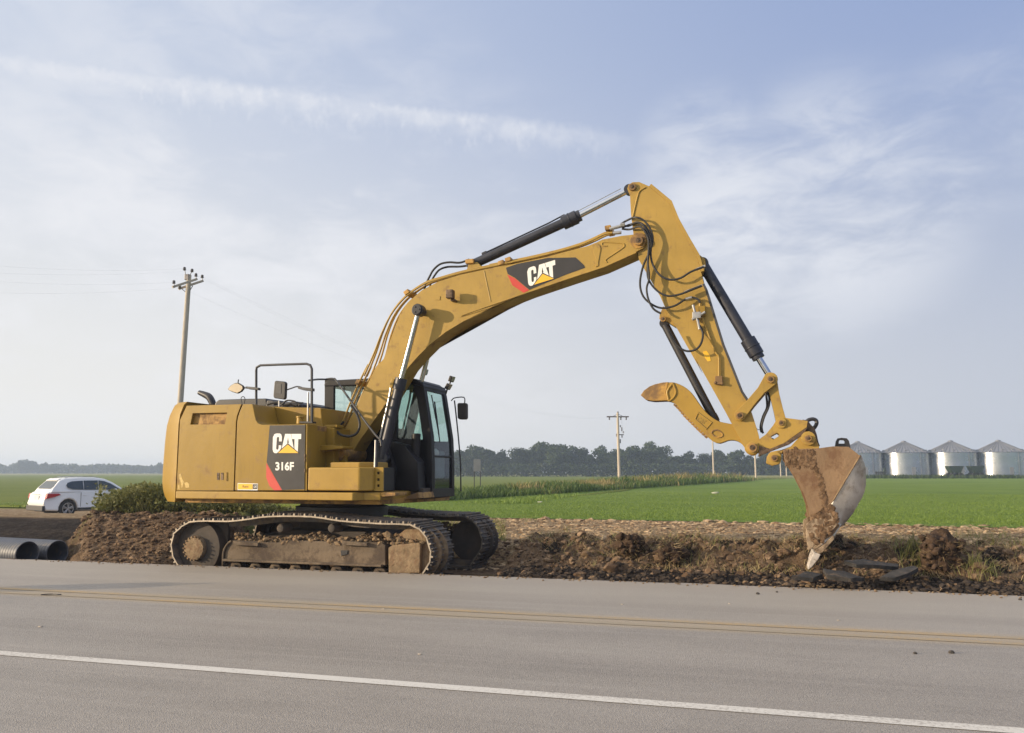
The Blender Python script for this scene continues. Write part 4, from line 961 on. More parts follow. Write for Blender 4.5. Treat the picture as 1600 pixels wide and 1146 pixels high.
# pins on the boom side
def pinset(name, px, y0, y1, r, parent, m='pin', bolts=4):
    c_ = L(px, y0); m_ = MB().cyl((c_[0], y0, c_[1]), (c_[0], y1, c_[1]), r * .66, n=24)
    m_.cyl((c_[0], y0 - .016, c_[1]), (c_[0], y0, c_[1]), r * .60, n=24); m_.cyl((c_[0], y0 - .03, c_[1]), (c_[0], y0 - .016, c_[1]), r * .27, n=8)
    o_ = m_.build(name, M[m], parent, bevel=.004)
    MB().lathe([(r * .68, -.012), (r * .96, -.012), (r, -.004), (r, .03), (r * .68, .03)], (c_[0], y0, c_[1]), 28, 'y').build('pin_collar', M['yellow_dirty'], parent, bevel=.002)
    return o_
pinset('boom_tip_pin', Z5(1306, 500)[0], -YM - .05, YM + .05, .075, boom)
MB().prism([(L(Z5(1306, 500)[0], -YM)[0] + .13 * cos(k * pi / 12), L(Z5(1306, 500)[0], -YM)[1] + .13 * sin(k * pi / 12)) for k in range(24)], -YM - .015, -YM).build('pin_boss', M['yellow_dirty'], boom, bevel=.004)
hl = MB(); c_ = L(Z4(590, 295)[0], -YM - .14)
hl.box((c_[0] - .005, -YM - .16, c_[1] + .02), (.13, .13, .15)); hl.box((c_[0] + .02, -YM - .06, c_[1] - .07), (.09, .14, .04)); hl.build('boom_light', M['pin'], boom, bevel=.02)
mb = MB(); c_ = L(Z4(512, 305)[0], -YM)
mb.prism(LL(Z4(500, 295, 530, 298, 528, 320, 502, 318), -YM), -YM - .01, -YM); mb.build('boom_tab', M['yellow_boom'], boom)

# ---- boom cylinders (one each side)
p_top = L(Z4(405, 375)[0], -.44); p_mid = L(Z4(302, 775)[0], -.44); p_bot = L(Z2(598, 735)[0], -.44)
for s_ in (-1, 1):
    y = .40 * s_
    A, B_, C_ = V(p_top, y), V(p_mid, y), V(p_bot, y); d = (C_ - B_).normalized()
    cy = MB().cyl(B_ - d * .02, C_, .088, n=24); cy.cyl(B_ - d * .06, B_ + d * .14, .104, n=24); cy.cyl(C_ + Vector((0, -.06, 0)), C_ + Vector((0, .06, 0)), .12, n=20)
    cyl = cy.build('boom_cylinder', M['barrel'], EX, bevel=.006)
    MB().cyl(A, B_ - d * .03, .046, n=20).build('cylinder_rod', M['chrome'], cyl)
    ey = MB().cyl((A.x, y - .075, A.z), (A.x, y + .075, A.z), .105, n=28); ey.cyl((A.x, y - .10, A.z), (A.x, y - .075, A.z), .085, n=28)
    for k in range(3): ey.cyl((A.x + .05 * cos(k * 2.1), y - .115, A.z + .05 * sin(k * 2.1)), (A.x + .05 * cos(k * 2.1), y - .1, A.z + .05 * sin(k * 2.1)), .014, n=6)
    ey.build('rod_eye', M['black'], cyl, bevel=.006)
    n_ = Vector((-d.z, 0, d.x)); n_ = n_ if n_.x < 0 else -n_
    MB().tube([B_ + d * .02 + n_ * .10 + Vector((0, -.05, 0)), B_ + d * .10 + n_ * .135 + Vector((0, -.05, 0)), B_ + d * .30 + n_ * .115 + Vector((0, -.05, 0)), C_ - d * .25 + n_ * .105 + Vector((0, -.05, 0))], .019, 8, 4).build('cylinder_pipe', M['steel'], cyl)
    MB().box(B_ + d * .06 + n_ * .12 + Vector((0, -.04, 0)), (.06, .07, .16), Matrix.Rotation(math.atan2(d.x, d.z), 3, 'Y')).build('pipe_block', M['yellow_bright'], cyl, bevel=.008)
mb = MB().cyl(V(p_top, -.40), V(p_top, .40), .06, n=20); mb.build('cylinder_pin', M['pin'], boom)
MB().prism(LL(Z2(560, 640, 640, 640, 690, 800, 680, 960, 570, 960), -.32), -.34, -.24).build('cylinder_bracket', M['cab_black'], EX, bevel=.01)
MB().prism(LL(Z2(620, 600, 760, 640, 850, 760, 860, 960, 610, 960), -.1), -.12, .2).build('valve_guard', M['cab_black'], EX, bevel=.02)
c_ = L(Z2(835, 650)[0], .1); MB().cyl((c_[0], .08, c_[1] - .28), (c_[0] + .02, .08, c_[1] + .22), .075, n=18).build('accumulator', M['cab_black'], EX, bevel=.02)
# guard rail from cab to the storage box and hose loop
hose('guard_rail', Z2(222, 188, 268, 186, 300, 215, 480, 470, 560, 575, 592, 608, 598, 650), [-.3, -.4, -.5, -.85, -1.05, -1.12, -1.15], .018, M['black'])
MB().tube([V(L(p, -1.15), -1.15) for p in Z2(560, 608, 558, 700, 554, 800, 550, 950)], .017, 8).build('grab_post', M['steel'], EX)
MB().tube([V(L(p, -1.13), -1.13) for p in Z2(575, 612, 572, 700, 566, 800)], .017, 8).build('grab_post', M['black'], EX)
hose('hose_loop', Z2(290, 545, 320, 572, 380, 582, 430, 560, 450, 500, 430, 430, 390, 370), -.64, .022, M['rubber'])
hose('hose_loop', Z2(285, 600, 290, 560, 310, 520, 340, 480), -.30, .022, M['rubber'])

# ---- stick cylinder on top of the boom
def ram(name, a, b2, c_, y, rb, rr_, collar, parent=EX, col_len=.28, bm='barrel'):
    A, B_, C_ = V(L(a, y), y), V(L(b2, y), y), V(L(c_, y), y); d = (B_ - A).normalized()
    m_ = MB().cyl(A, B_, rb, n=28); m_.cyl(B_ - d * col_len, B_ - d * .02, collar, n=28); m_.cyl(B_ - d * (col_len * .55), B_ - d * (col_len * .5), collar * 1.08, n=28); m_.cyl(B_ - d * .03, B_ + d * .045, collar * .82, n=28)
    o_ = m_.build(name, M[bm], parent, bevel=.005)
    MB().cyl(B_, C_, rr_, n=20).build('cylinder_rod', M['chrome'], o_)
    MB().cyl(A + Vector((0, -.05, 0)) - d * .03, A + Vector((0, .05, 0)) - d * .03, rb * 1.15, n=20).build('cylinder_eye', M[bm], o_, bevel=.005)
    return o_, A, B_, C_, d
sc_, A, B_, C_, d = ram('stick_cylinder', Z5(95, 672)[0], Z5(862, 322)[0], Z5(1240, 128)[0], 0, .082, .047, .118)
n_ = Vector((-d.z, 0, d.x))
MB().tube([A + d * .25 + n_ * .10, A + d * .8 + n_ * .105, B_ - d * .5 + n_ * .11, B_ - d * .2 + n_ * .13], .014, 8).build('cylinder_pipe', M['barrel'], sc_)
MB().tube([B_ - d * .02 + n_ * .085, C_ - d * .12 + n_ * .085], .006, 6).build('rod_guide', M['steel'], sc_)
MB().box(A + d * .25 + n_ * .09, (.10, .09, .05), Matrix.Rotation(-math.atan2(d.z, d.x), 3, 'Y')).build('pipe_clamp', M['barrel'], sc_, bevel=.01)
mb = MB().cyl(C_ + Vector((0, -.06, 0)), C_ + Vector((0, .06, 0)), .085, n=20); mb.build('rod_eye', M['barrel'], sc_)
hose('stick_cylinder_hose', Z4(440, 262, 452, 225, 470, 188, 492, 150, 530, 118, 580, 108, 640, 110, 692, 92), -.06, .019, M['rubber'])
hose('stick_cylinder_hose', Z4(470, 250, 480, 215, 498, 182, 525, 150, 570, 134, 640, 132, 690, 124, 720, 110), .02, .019, M['rubber'])
mb = MB().prism(LL(Z5(40, 720, 60, 660, 95, 640, 125, 660, 160, 700), -.08), -.08, .08); mb.build('cylinder_lug', M['yellow_boom'], EX, bevel=.01)
mb = MB().box(V(L(Z5(70, 655)[0], -.08), -.1), (.16, .06, .08)); mb.build('hose_block', M['yellow_dirty'], EX, bevel=.015)

# ---- stick
YS_ = .165
s_out = Z6(62, 78, 68, 58, 88, 46, 120, 45, 168, 66, 265, 146, 300, 232, 350, 322, 397, 402, 425, 500, 440, 570, 520, 830, 560, 930, 612, 1062) + Z7(592, 240, 618, 320, 640, 392, 648, 440, 640, 478, 610, 492, 580, 478, 560, 440, 500, 332, 470, 275, 400, 150, 315, 0) + Z6(420, 960, 300, 750, 262, 690, 222, 600, 120, 425, 92, 300, 80, 200, 75, 110)
stick = MB().prism(LL(s_out, -YS_), -YS_, YS_).build('stick', M['yellow_boom'], EX, bevel=.006, ang=25)
mb = MB(); ed = LL(Z6(168, 66, 265, 146, 300, 232, 350, 322, 397, 402, 420, 480), -YS_)
mb.prism(ed + off_line(ed, .05)[::-1], -YS_ - .01, YS_ + .01); mb.build('stick_flange', M['yellow_boom'], stick, bevel=.004)
mb = MB(); ed = LL(Z6(425, 540, 440, 570, 520, 830, 560, 930, 612, 1062) + Z7(590, 235), -YS_)
mb.prism(ed + off_line(ed, .035)[::-1], -YS_ - .005, YS_ + .01); mb.build('stick_flange', M['grey_tube'], stick, bevel=.004)
mb = MB().prism(LL(Z6(395, 395, 415, 405, 440, 425, 445, 455, 430, 500, 410, 490), 0), -.10, .10); mb.build('cylinder_lug', M['yellow_boom'], stick, bevel=.01)
mb = MB().prism(LL(Z6(240, 650, 222, 690, 220, 712, 236, 726, 256, 724, 300, 752, 268, 690), 0), -.09, .09); mb.build('thumb_lug', M['yellow_boom'], stick, bevel=.01)
hose('stick_rib', Z6(150, 72, 122, 90, 108, 130, 92, 200, 88, 215), -YS_ - .005, .013, M['yellow_boom'], stick, 4)
pinset('stick_top_pin', Z6(86, 69)[0], -YS_ - .03, YS_ + .03, .060, stick)
pinset('thumb_cylinder_pin', Z6(235, 708)[0], -.13, .13, .045, stick)
hose('stick_line', Z6(413, 612, 416, 660, 428, 710, 462, 800, 490, 870, 504, 890, 506, 930, 506, 985), -YS_ - .03, .016, M['yellow_bright'], stick, 4)
mb = MB().box(V(L(Z6(506, 1006)[0], -YS_), -YS_ - .03), (.11, .07, .13)); mb.cyl(V(L(Z6(488, 1018)[0], -YS_), -YS_ - .08), V(L(Z6(488, 1018)[0], -YS_), -YS_), .022, n=8); mb.cyl(V(L(Z6(520, 1022)[0], -YS_), -YS_ - .08), V(L(Z6(520, 1022)[0], -YS_), -YS_), .022, n=8)
mb.build('line_block', M['yellow_dirty'], stick, bevel=.012)
mb = MB(); mb.tube([V(L(p, -.25), -.25) for p in Z6(380, 640, 392, 690, 404, 720, 412, 760)], .022, 10); mb.box(V(L(Z6(398, 690)[0], -.25), -.24), (.13, .07, .10)); mb.cyl(V(L(Z6(376, 712)[0], -.25), -.25), V(L(Z6(440, 675)[0], -.25), -.25), .026, n=10)
mb.build('shutoff_valve', M['steel'], stick, bevel=.008)
mb = MB().box(V(L(Z6(425, 672)[0], -YS_), -YS_ - .03), (.10, .06, .16)); mb.build('line_clamp', M['yellow'], stick, bevel=.01)
mb = MB().prism(LL(Z6(428, 866, 446, 862, 462, 885, 466, 910, 452, 914, 436, 892), -YS_), -YS_ - .004, -YS_); mb.build('warning_sticker', M['decal_yellow'], stick, smooth=False)
hs = [Z6(36, 246, 60, 232, 100, 217, 140, 230, 172, 270, 186, 320, 172, 380, 140, 450, 124, 530, 135, 590, 170, 630, 225, 655, 290, 645, 345, 612, 378, 604, 405, 615, 414, 630),
      Z6(36, 256, 70, 258, 110, 240, 150, 262, 178, 315, 176, 400, 190, 455, 225, 500, 270, 518, 320, 510, 370, 480, 432, 455),
      Z6(36, 268, 80, 250, 130, 248, 165, 300, 178, 350, 165, 400, 160, 490, 175, 535, 215, 578, 262, 597, 320, 588, 375, 565, 422, 547),
      Z6(36, 272, 75, 275, 125, 262, 160, 310, 166, 360, 162, 430, 168, 510, 156, 560, 165, 615, 190, 660, 226, 682),
      Z6(414, 740, 428, 780, 420, 825, 395, 855, 355, 864, 320, 850, 285, 815, 262, 770)]
for k, h in enumerate(hs): hose('hydraulic_hose', h, [-.12 - .02 * k if i < 2 else -.27 - .015 * k for i in range(len(h))], .017, M['rubber'], EX, 5)
for p, q in ((Z6(345, 612)[0], Z6(375, 604)[0]), (Z6(395, 470)[0], Z6(440, 452)[0]), (Z6(340, 580)[0], Z6(425, 546)[0])):
    MB().cyl(V(L(p, -.27), -.275), V(L(q, -.27), -.275), .023, n=10).build('hose_fitting', M['steel'], stick)

# ---- bucket cylinder, thumb cylinder
ram('bucket_cylinder', Z6(430, 448)[0], Z6(692, 888)[0], Z6(752, 985)[0], 0, .085, .05, .118, EX, .30)
ram('thumb_cylinder', Z6(246, 738)[0], Z7(420, 325)[0], Z7(440, 372)[0], .0, .066, .042, .072, EX, .12, 'black')

# ---- linkage
def stadium(a, b2, r0, r1, n=10):
    a, b2 = Vector(a), Vector(b2); d = (b2 - a); an = math.atan2(d.y, d.x)
    return [(a.x + r0 * cos(an + pi / 2 + pi * k / n), a.y + r0 * sin(an + pi / 2 + pi * k / n)) for k in range(n + 1)] + [(b2.x + r1 * cos(an - pi / 2 + pi * k / n), b2.y + r1 * sin(an - pi / 2 + pi * k / n)) for k in range(n + 1)]
def bowed(a, b2, r0, r1, waist):
    st_ = stadium(a, b2, r0, r1); n = 11; A_, B2 = Vector(a), Vector(b2); d = (B2 - A_).normalized(); nn = Vector((-d.y, d.x))
    m1_ = (A_ * .65 + B2 * .35); m2_ = (A_ * .3 + B2 * .7)
    return st_[:n] + [tuple(m1_ - nn * waist), tuple(m2_ - nn * waist)] + st_[n:] + [tuple(m2_ + nn * waist), tuple(m1_ + nn * waist)]
for s_ in (-1, 1):
    y = .20 * s_
    a, b2 = L(Z7(543, 293)[0], -.22), L(Z7(701, 108)[0], -.22)
    MB().prism(bowed(a, b2, .082, .105, .062), y - .03, y + .03).build('idler_link', M['yellow_dirty'] if s_ > 0 else M['yellow_boom'], EX, bevel=.008)
    a, b2 = L(Z7(703, 112)[0], -.14), L(Z7(757, 330)[0], -.14)
    MB().prism(bowed(a, b2, .09, .075, .068), s_ * .13 - .03, s_ * .13 + .03).build('bucket_link', M['yellow_boom'], EX, bevel=.008)
pinset('link_pin', Z7(543, 293)[0], -.26, .26, .055, EX); pinset('link_pin', Z7(701, 108)[0], -.26, .26, .055, EX)
hose('coupler_hose', Z7(685, 175, 695, 205, 690, 250, 668, 300, 655, 350, 662, 385), -.1, .017, M['rubber'])
hose('coupler_hose', Z7(676, 180, 682, 215, 682, 255, 662, 300, 650, 350, 655, 380), -.05, .017, M['rubber'])

# ---- quick coupler
cp = LL(Z9(110, 400, 130, 350, 200, 300, 290, 190, 330, 120, 400, 92, 470, 105, 640, 128, 700, 140, 690, 210, 560, 300, 420, 400, 250, 470, 120, 560, 110, 480), -.24)
hl_ = LL(Z9(262, 318, 335, 278, 358, 292, 355, 320, 290, 360, 272, 345), -.24)
coup = MB().prism(cp, -.24, -.19, holes=[hl_]).build('quick_coupler', M['yellow_boom'], EX, ang=25)
MB().prism(cp, .19, .24, holes=[hl_]).build('coupler_plate', M['yellow_dirty'], coup, ang=25)
MB().prism(LL(Z9(440, 110, 640, 132, 690, 180, 600, 250, 480, 260), -.2), -.19, .19).build('coupler_block', M['pin'], coup, bevel=.02)
MB().prism(LL(Z9(120, 400, 260, 330, 420, 400, 250, 465, 130, 540), -.2), -.18, .18).build('coupler_block', M['mud'], coup, bevel=.02)
MB().prism(LL(Z9(120, 430, 250, 470, 430, 400, 640, 250, 700, 210, 660, 290, 480, 420, 240, 510, 120, 560), -.25), -.27, -.22).build('coupler_lip', M['pin'], coup, bevel=.01)
def boss(px, y, r, parent, m='yellow_boom'):
    c_ = L(px, y); MB().cyl((c_[0], y, c_[1]), (c_[0], y + .05, c_[1]), r, n=28).build('pin_boss', M[m], parent, bevel=.008)
    pinset('coupler_pin', px, y - .02, -y, r * .5, parent)
boss(Z9(385, 160)[0], -.27, .078, coup); boss(Z9(45, 455)[0], -.27, .092, coup)
mb = MB(); lp = [V(L(p, 0), 0) for p in Z9(690, 160, 705, 130, 760, 115, 800, 130, 808, 165, 790, 205, 765, 235)]
mb.tube(lp, .028, 8, 4); mb.build('lifting_eye', M['black'], coup)
MB().prism(LL(Z9(630, 126, 700, 140, 735, 190, 775, 225, 802, 300, 822, 390, 842, 445, 790, 440, 760, 330, 690, 262, 620, 262), 0), -.16, .16).build('coupler_tail', M['pin'], coup, bevel=.015)

# ---- bucket
YK = .50
ear = LL(Z9(205, 640, 215, 560, 290, 500, 400, 480, 500, 440, 590, 340, 640, 268, 720, 260, 780, 300, 815, 390, 838, 440, 838, 470, 410, 480, 390, 560, 370, 650, 280, 670), -.26)
bucket = MB().prism(LL(Z9(410, 478, 838, 462, 1000, 440, 1190, 445, 1325, 552, 1175, 800, 1020, 1067) + Z7(985, 775, 1010, 800, 1055, 858, 1020, 905, 940, 955, 905, 840, 895, 760, 870, 690, 830, 610, 800, 560, 770, 520), -YK), -YK, -YK + .03)
bucket = bucket.build('bucket', M['rust'], EX, bevel=.006)
MB().prism(LL(Z9(410, 478, 838, 462, 1000, 440, 1190, 445, 1325, 552, 1175, 800, 1020, 1067) + Z7(985, 775, 1010, 800, 1055, 858, 1020, 905, 940, 955, 905, 840, 895, 760, 870, 690, 830, 610, 800, 560, 770, 520), -YK), YK - .03, YK).build('bucket_side', M['rust'], bucket, bevel=.006)
inn_ = LL(Z9(1325, 552, 1175, 800, 1020, 1067) + Z7(1010, 800, 1055, 858), -YK)
out_pts = Z7(1165, 495, 1182, 535, 1190, 565, 1188, 600, 1191, 640, 1178, 700, 1152, 742, 1120, 800, 1085, 842, 1058, 866)
out_ = LL(out_pts, -YK + .17)
inn_r = [(q.x, q.y) for q in crom([Vector(p) for p in inn_], 8)]
def samp(P, n):
    P = [Vector(p) for p in P]; ln = [0]
    for a, b2 in zip(P, P[1:]): ln.append(ln[-1] + (b2 - a).length)
    out = []
    for k in range(n):
        t = ln[-1] * k / (n - 1); i = 0
        while i < len(P) - 2 and ln[i + 1] < t: i += 1
        u = (t - ln[i]) / max(1e-9, ln[i + 1] - ln[i]); out.append(P[i].lerp(P[i + 1], u))
    return out
I_, O_ = samp(inn_r, 14), samp(out_, 14)
mb = MB(); rows = []
for s_ in (-1, 1):
    y_i, y_o = -YK * -s_, (-YK + .17) * -s_
    ra = mb.addv([(p.x, s_ * YK, p.y) for p in I_]); rm = mb.addv([((p.x * .5 + q.x * .5) + .0, s_ * (YK - .045), p.y * .5 + q.y * .5) for p, q in zip(I_, O_)]); rb_ = mb.addv([(q.x, s_ * (YK - .17), q.y) for q in O_])
    for k in range(13): mb.face((ra[k], rm[k], rm[k + 1], ra[k + 1])); mb.face((rm[k], rb_[k], rb_[k + 1], rm[k + 1]))
    rows.append(rb_)
for k in range(13): mb.face((rows[0][k], rows[1][k], rows[1][k + 1], rows[0][k + 1]))
mb.build('bucket_shell', M['scraped'], bucket, ang=50)
tp = LL(Z9(410, 478, 838, 462, 1000, 440, 1190, 445, 1325, 552), -YK); mb = MB(); tp2 = off_line(tp, -.02)
mb.prism(tp + tp2[::-1], -YK + .004, YK - .004); mb.build('bucket_top', M['rust'], bucket)
sw = LL(Z9(1325, 552, 1175, 800, 1015, 1070) + Z7(978, 775), -YK); mb = MB(); mb.tube([V(p, -YK - .002) for p in sw], .011, 8); mb.build('bucket_weld', M['mud_dry'], bucket)
lipp = LL(Z7(1058, 866, 1025, 905, 985, 955, 960, 990, 985, 955, 1040, 880), -YK)
mb = MB().prism(LL(Z7(1065, 850, 1030, 905, 975, 975, 962, 965, 1010, 895, 1045, 840), -YK + .05), -YK + .02, YK - .02); mb.build('bucket_lip', M['steel'], bucket, bevel=.006)
for s_ in (-1, 1):
    o_ = MB().prism(ear, s_ * .24 - .02, s_ * .24 + .02).build('bucket_ear', M['yellow_boom'], bucket, bevel=.006)
def rboss(px, r):
    c_ = L(px, -.3); m_ = MB().cyl((c_[0], -.32, c_[1]), (c_[0], .32, c_[1]), r * .55, n=24); m_.lathe([(r * .6, 0), (r, .004), (r, .05), (r * .6, .06)], (c_[0], -.325, c_[1]), 28, 'y'); m_.build('ear_boss', M['yellow_boom'], bucket, bevel=.004)
    pinset('bucket_pin', px, -.35, .35, r * .48, bucket)
rboss(Z9(708, 345)[0], .10); rboss(Z9(305, 580)[0], .10)
# mud streaks and lumps on the bucket side
mb = MB(); rr = random.Random(3)
seam = [Z9(520, 480)[0], Z9(700, 560)[0], Z9(800, 720)[0], Z9(860, 850)[0], Z9(890, 1000)[0], Z7(985, 760)[0]]
for k in range(420):
    t = rr.random() * 4.99; i = int(t); a, b2 = seam[i], seam[i + 1]; u = t - i
    p = (lerp(a[0], b2[0], u) + rr.gauss(0, 2.2), lerp(a[1], b2[1], u) + rr.gauss(0, 2.5)); c_ = L(p, -YK)
    mb.lump((c_[0], -YK, c_[1]), min(.03, .004 + rr.expovariate(1 / .007)), k, (1, .35, 1.3), .5, 1)
for k in range(330):
    p = Z9(rr.uniform(440, 800), rr.uniform(480, 700))[0]; c_ = L(p, -YK); mb.lump((c_[0], -YK, c_[1]), min(.028, .004 + rr.expovariate(1 / .007)), k + 99, (1, .35, 1.4), .5, 1)
mb.build('clinging_mud', M['bucket_mud'], bucket)['kind'] = 'stuff'
for s_ in (-1, 1):
    y = s_ * YK
    MB().prism(LL(Z7(905, 832, 882, 850, 882, 900, 890, 982, 900, 985, 922, 965, 940, 930, 1010, 890, 1045, 850, 1010, 790, 960, 800), -YK), y - .03, y + .03).build('side_cutter', M['cutter'], bucket, bevel=.012)
    mb = MB()
    for k in range(260):
        p = Z7(rr.uniform(910, 1045), rr.uniform(795, 945))[0]
        if (p[0] - 990) * 3.275 > 1045 - 0.9 * ((p[1] - 560) * 3.275 - 850): continue
        c_ = L(p, -YK); mb.lump((c_[0], y + s_ * .02, c_[1]), min(.05, .008 + rr.expovariate(1 / .013)), k + 40 * s_, (1, .5, 1.1), .55, 1)
    for k in range(90):
        p = Z7(rr.uniform(968, 1022), rr.uniform(752, 815))[0]; c_ = L(p, -YK); mb.lump((c_[0], y + s_ * .008, c_[1]), min(.04, .008 + rr.expovariate(1 / .011)), k, (1, .5, 1.1), .5, 1)
    mb.build('clinging_mud', M['bucket_mud'], bucket)['kind'] = 'stuff'
for k in range(5):
    y = lerp(-YK + .04, YK - .04, k / 4)
    t_ = MB().prism(LL(Z7(1022, 905, 1028, 925, 965, 995, 948, 1002, 925, 985, 958, 965), -YK), y - .055, y + .055).build('tooth_adapter', M['cutter'], bucket, bevel=.01)
    tip = LL(Z7(922, 990, 958, 1003, 948, 1025, 912, 1070, 893, 1084, 890, 1072, 900, 1040), -YK)
    MB().slant(tip, y - .05, tip, y + .05).build('bucket_tooth', M['tooth'], t_, bevel=.012)
mb = MB().prism(LL(Z9(1022, 460, 1030, 420, 1035, 382, 1055, 347, 1100, 338, 1165, 345, 1190, 375, 1202, 420, 1210, 470), -.05), -.08, .0, holes=[LL(Z9(1068, 408, 1072, 376, 1085, 366, 1130, 368, 1142, 380, 1140, 408), -.05)]); mb.build('bucket_hook', M['black'], bucket)

# ---- thumb
YH_ = .13
tho = crom2(LL(Z7(38, 190, 52, 168, 82, 146, 110, 135, 150, 126, 190, 123, 215, 126, 255, 143, 290, 170, 315, 202, 335, 232, 370, 275, 398, 300, 430, 320, 465, 330, 510, 338, 550, 348, 585, 365, 622, 398, 642, 430, 645, 462, 632, 488, 610, 499, 585, 488, 566, 455, 545, 432, 515, 420, 480, 422, 440, 436, 405, 425, 370, 395, 330, 358, 290, 318, 262, 290, 230, 252, 205, 228, 160, 215, 100, 217, 65, 212), -YH_), 2)
thumb = MB().prism(tho, -YH_, YH_).build('thumb', M['yellow_bright'], EX, bevel=.012, ang=30)
MB().prism(LL(Z7(36, 190, 52, 166, 82, 144, 110, 133, 150, 124, 180, 122, 165, 175, 180, 216, 100, 219, 62, 213), -YH_), -YH_ - .008, YH_ + .008).build('thumb_tip', M['yellow_dirty'], thumb, bevel=.01)
hose('thumb_rib', Z7(200, 128, 172, 168, 176, 200, 182, 218, 205, 200, 216, 175, 210, 150, 200, 128), -YH_ - .006, .016, M['yellow_bright'], thumb, 3)
hose('thumb_rib', Z7(400, 385, 405, 372, 430, 368, 452, 384, 452, 400, 425, 405, 402, 388), -YH_ - .004, .011, M['yellow_dirty'], thumb, 3)
hose('thumb_rib', Z7(316, 312, 330, 278, 400, 330, 372, 362, 316, 312), -YH_ - .004, .010, M['yellow_boom'], thumb, 1)
def z7map(a, b2): return L((990 + (330 + (a * .9 - b2 * .28) * 52) / 3.275, 560 + (292 + (a * .62 + b2 * .62) * 44) / 3.275), -YH_)
txt('CAT', .12, .12, .95, .80, z7map, -YH_ - .006, M['yellow_boom'], thumb, .03)
mb = MB()
for k in range(13):
    t = k / 12; q = samp(LL(Z7(212, 236, 232, 256, 262, 293, 290, 321, 330, 361, 370, 398), -YH_), 13)[k]
    for y in (-YH_ + .015, YH_ - .045): mb.box((q.x - .008, y + .015, q.y - .010), (.035, .03, .03), Matrix.Rotation(radians(45), 3, 'Y'))
mb.build('thumb_teeth', M['yellow_dirty'], thumb)
pinset('thumb_pin', Z7(608, 458)[0], -.30, .30, .07, thumb)
c_ = L(Z7(608, 458)[0], -.16); MB().lathe([(.07, 0), (.11, .003), (.115, .015), (.115, .03)], (c_[0], -YH_ - .026, c_[1]), 28, 'y').build('pin_boss', M['yellow_bright'], thumb, bevel=.003)

# ------------------------------------------------------------------ white car on the drive
car_z = -.44
pa = at_z(53, 808.5, car_z)                                 # under the rear bumper, middle
CR = empty('parked_car', (0, 0, 0))
tag(CR, 'white estate-style SUV parked on the gravel drive beside the field', 'car')
# local: x forward, y left, z up; origin mid rear on the ground
def arch(cx, r, n=9): return [(cx + r * cos(a), .36 + r * sin(a)) for a in [radians(195 - (210) * k / (n - 1)) for k in range(n)]][::1]
low = [(.05, .42), (.12, .30)] + [(p[0], max(.27, p[1])) for p in arch(1.08, .42)] + [(p[0], max(.27, p[1])) for p in arch(3.96, .42)] + [(4.88, .30), (4.98, .5), (4.97, .74), (4.82, .90), (4.4, .99), (3.75, 1.06), (3.4, 1.10), (2.0, 1.12), (.45, 1.13), (.20, 1.08), (.09, .98), (.05, .80), (.0, .66)]
mb = MB()
def ring(pts, w): return [(p[0], w, p[1]) for p in pts]
n = len(low)
def carw(x): return .95 * (1 - .10 * max(0, (x - 3.9) / 1.1) ** 2 - .13 * max(0, (.8 - x) / .8) ** 2)
a = mb.addv([(p[0], -carw(p[0]) + (.05 if p[1] > 1.0 else 0), p[1]) for p in low]); b2 = mb.addv([(p[0], carw(p[0]) - (.05 if p[1] > 1.0 else 0), p[1]) for p in low])
mb.face(a); mb.face(b2[::-1])
for k in range(n): mb.face((a[k], b2[k], b2[(k + 1) % n], a[(k + 1) % n]))
carbody = mb.build('car_body', M['white_car'], CR, bevel=.09, segs=4, ang=60)
gh = [(.26, 1.05), (.40, 1.25), (.72, 1.58), (.95, 1.655), (1.6, 1.70), (2.3, 1.695), (2.8, 1.63), (3.2, 1.46), (3.9, 1.04)]
mb = MB()
def gw(z): return lerp(.905, .66, max(0, (z - 1.08) / .62) ** 1.25)
a = mb.addv([(p[0], -gw(p[1]), p[1]) for p in gh]); b2 = mb.addv([(p[0], gw(p[1]), p[1]) for p in gh]); n = len(gh)
mb.face(a); mb.face(b2[::-1])
for k in range(n): mb.face((a[k], b2[k], b2[(k + 1) % n], a[(k + 1) % n]))
mb.build('car_roof', M['white_car'], CR, bevel=.06, segs=3, ang=50)
